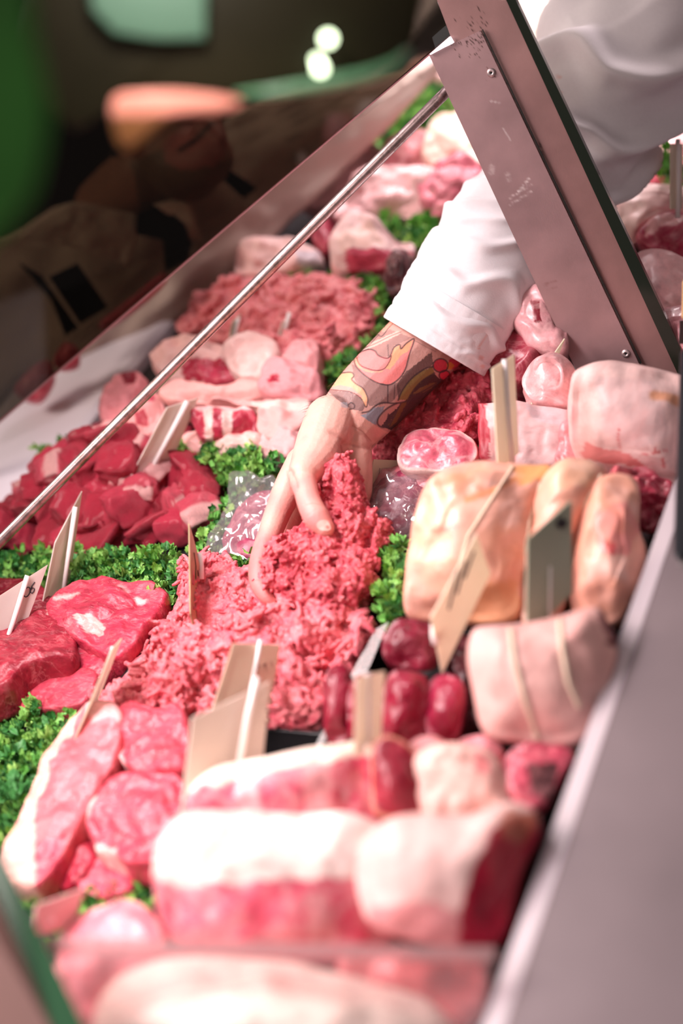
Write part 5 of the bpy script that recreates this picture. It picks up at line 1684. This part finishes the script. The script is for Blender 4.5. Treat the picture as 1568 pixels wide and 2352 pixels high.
ticket('pale yellow price ticket leaning in front of the golden roast', [(1094, 1226), (1127, 1318), (1016, 1546), (990, 1420)], 1.015, 1.045, CARD_Y, [(996, 1435), (996, 1460), (999, 1480)], 0.0026,
       [[(1052 + i * 18, 1310 - i * 22), (1030 + i * 18, 1400 - i * 36)] for i in range(3)], 0.0016)
ticket('grey-green price ticket with a black scribble leaning on the middle roast', [(1211, 1238), (1312, 1150), (1314, 1362), (1208, 1472)], 0.99, 1.03, CARD_G, [(1263, 1300), (1262, 1390), (1262, 1450)], 0.0010,
       [[(1278, 1210), (1282, 1192), (1286, 1212), (1290, 1190), (1294, 1210), (1300, 1196)], [(1280, 1202), (1298, 1204)]], 0.0030)
ticket('tall pale price ticket planted in the top of the golden roast', [(1131, 846), (1181, 815), (1191, 1040), (1144, 1082)], 1.135, 1.165, CARD_Y, [(1158, 826), (1166, 960), (1179, 1098)], 0.0024)
ticket('slanting clear price ticket against the left edge of the post', [(1246, 852), (1297, 778), (1252, 900), (1203, 984)], 1.285, 1.31, CARD_Y, [(1209, 925), (1207, 940), (1205, 965)], 0.0024)
ticket('cream price ticket with faint lines right of the hand', [(858, 1055), (926, 1058), (858, 1184), (832, 1184)], 1.315, 1.335, CARD_Y, [(836, 1150), (836, 1165), (836, 1184)], 0.0012,
       [[(872, 1075), (862, 1140)], [(886, 1076), (872, 1130)], [(900, 1074), (882, 1120)]], 0.0005)
ticket('pinkish price ticket standing in the diced beef', [(384, 936), (456, 914), (392, 1066), (298, 1100)], 1.45, 1.48, CARD_W, [(430, 922), (390, 1000), (342, 1090)], 0.0029)
ticket('far clear ticket with a white knob between lamb and mince', [(648, 740), (668, 730), (622, 880), (604, 890)], 1.58, 1.60, CARD_W, [(665, 718), (640, 800), (606, 890)], 0.0024)
ticket('far olive ticket edge-on between lamb and mince', [(536, 740), (554, 722), (522, 870), (504, 880)], 1.60, 1.62, CARD_G, [(548, 730), (530, 800), (508, 880)], 0.0020)
ticket('yellowish ticket at the right frame edge below the sleeve', [(1540, 330), (1568, 330), (1566, 480), (1540, 480)], 1.42, 1.46, CARD_Y, [(1556, 320), (1556, 400), (1556, 500)], 0.0026)
ticket('blurred pinkish ticket with a white knob at the bottom left', [(84, 2080), (196, 2040), (166, 2130), (76, 2150)], 0.93, 0.96, simple('ticket_pink', (0.72, 0.48, 0.46), rough=0.5), [(100, 2084), (106, 2100), (112, 2120)], 0.0050)

# ================================================================== BLACK STAND AND WOODEN HANDLE AT THE RIGHT EDGE
st = empty('utensil_stand', at(1590, 1285, 0.1), 'black upright stand on the worktop at the right frame edge', 'stand')
mb = MB()
mb.prism([atd(1545, 1286, 1.0), atd(1562, 800, 1.12), atd(1640, 800, 1.12), atd(1640, 1286, 1.0)], ray(1590, 1100).normalized() * 0.03)
bevel(mb.build('column', simple('navy_black', (0.006, 0.008, 0.012), rough=0.4), st), 0.004, 2)
mb = MB()
q0 = at(1590, 1290, 0.1005)
mb.tube([q0, q0 + Vector((0, 0, 0.003))], 0.010, 20)
mb.build('base', simple('base_grey', (0.2, 0.18, 0.18), rough=0.4), st)
kn = empty('steel_knife', atd(1590, 700, 1.2), 'wooden handled knife standing behind the black stand', 'knife')
mb = MB()
mb.prism([atd(1566, 640, 1.2), atd(1564, 735, 1.2), atd(1610, 735, 1.2), atd(1610, 640, 1.2)], ray(1590, 700).normalized() * 0.015)
bevel(mb.build('handle', simple('beech', (0.55, 0.34, 0.17), rough=0.5, var=0.1), kn), 0.003)
mb = MB()
mb.prism([atd(1560, 736, 1.2), atd(1558, 790, 1.2), atd(1610, 790, 1.2), atd(1610, 736, 1.2)], ray(1590, 760).normalized() * 0.015)
mb.build('bolster', simple('bolster_dark', (0.10, 0.06, 0.06), rough=0.4, metal=0.6), kn)
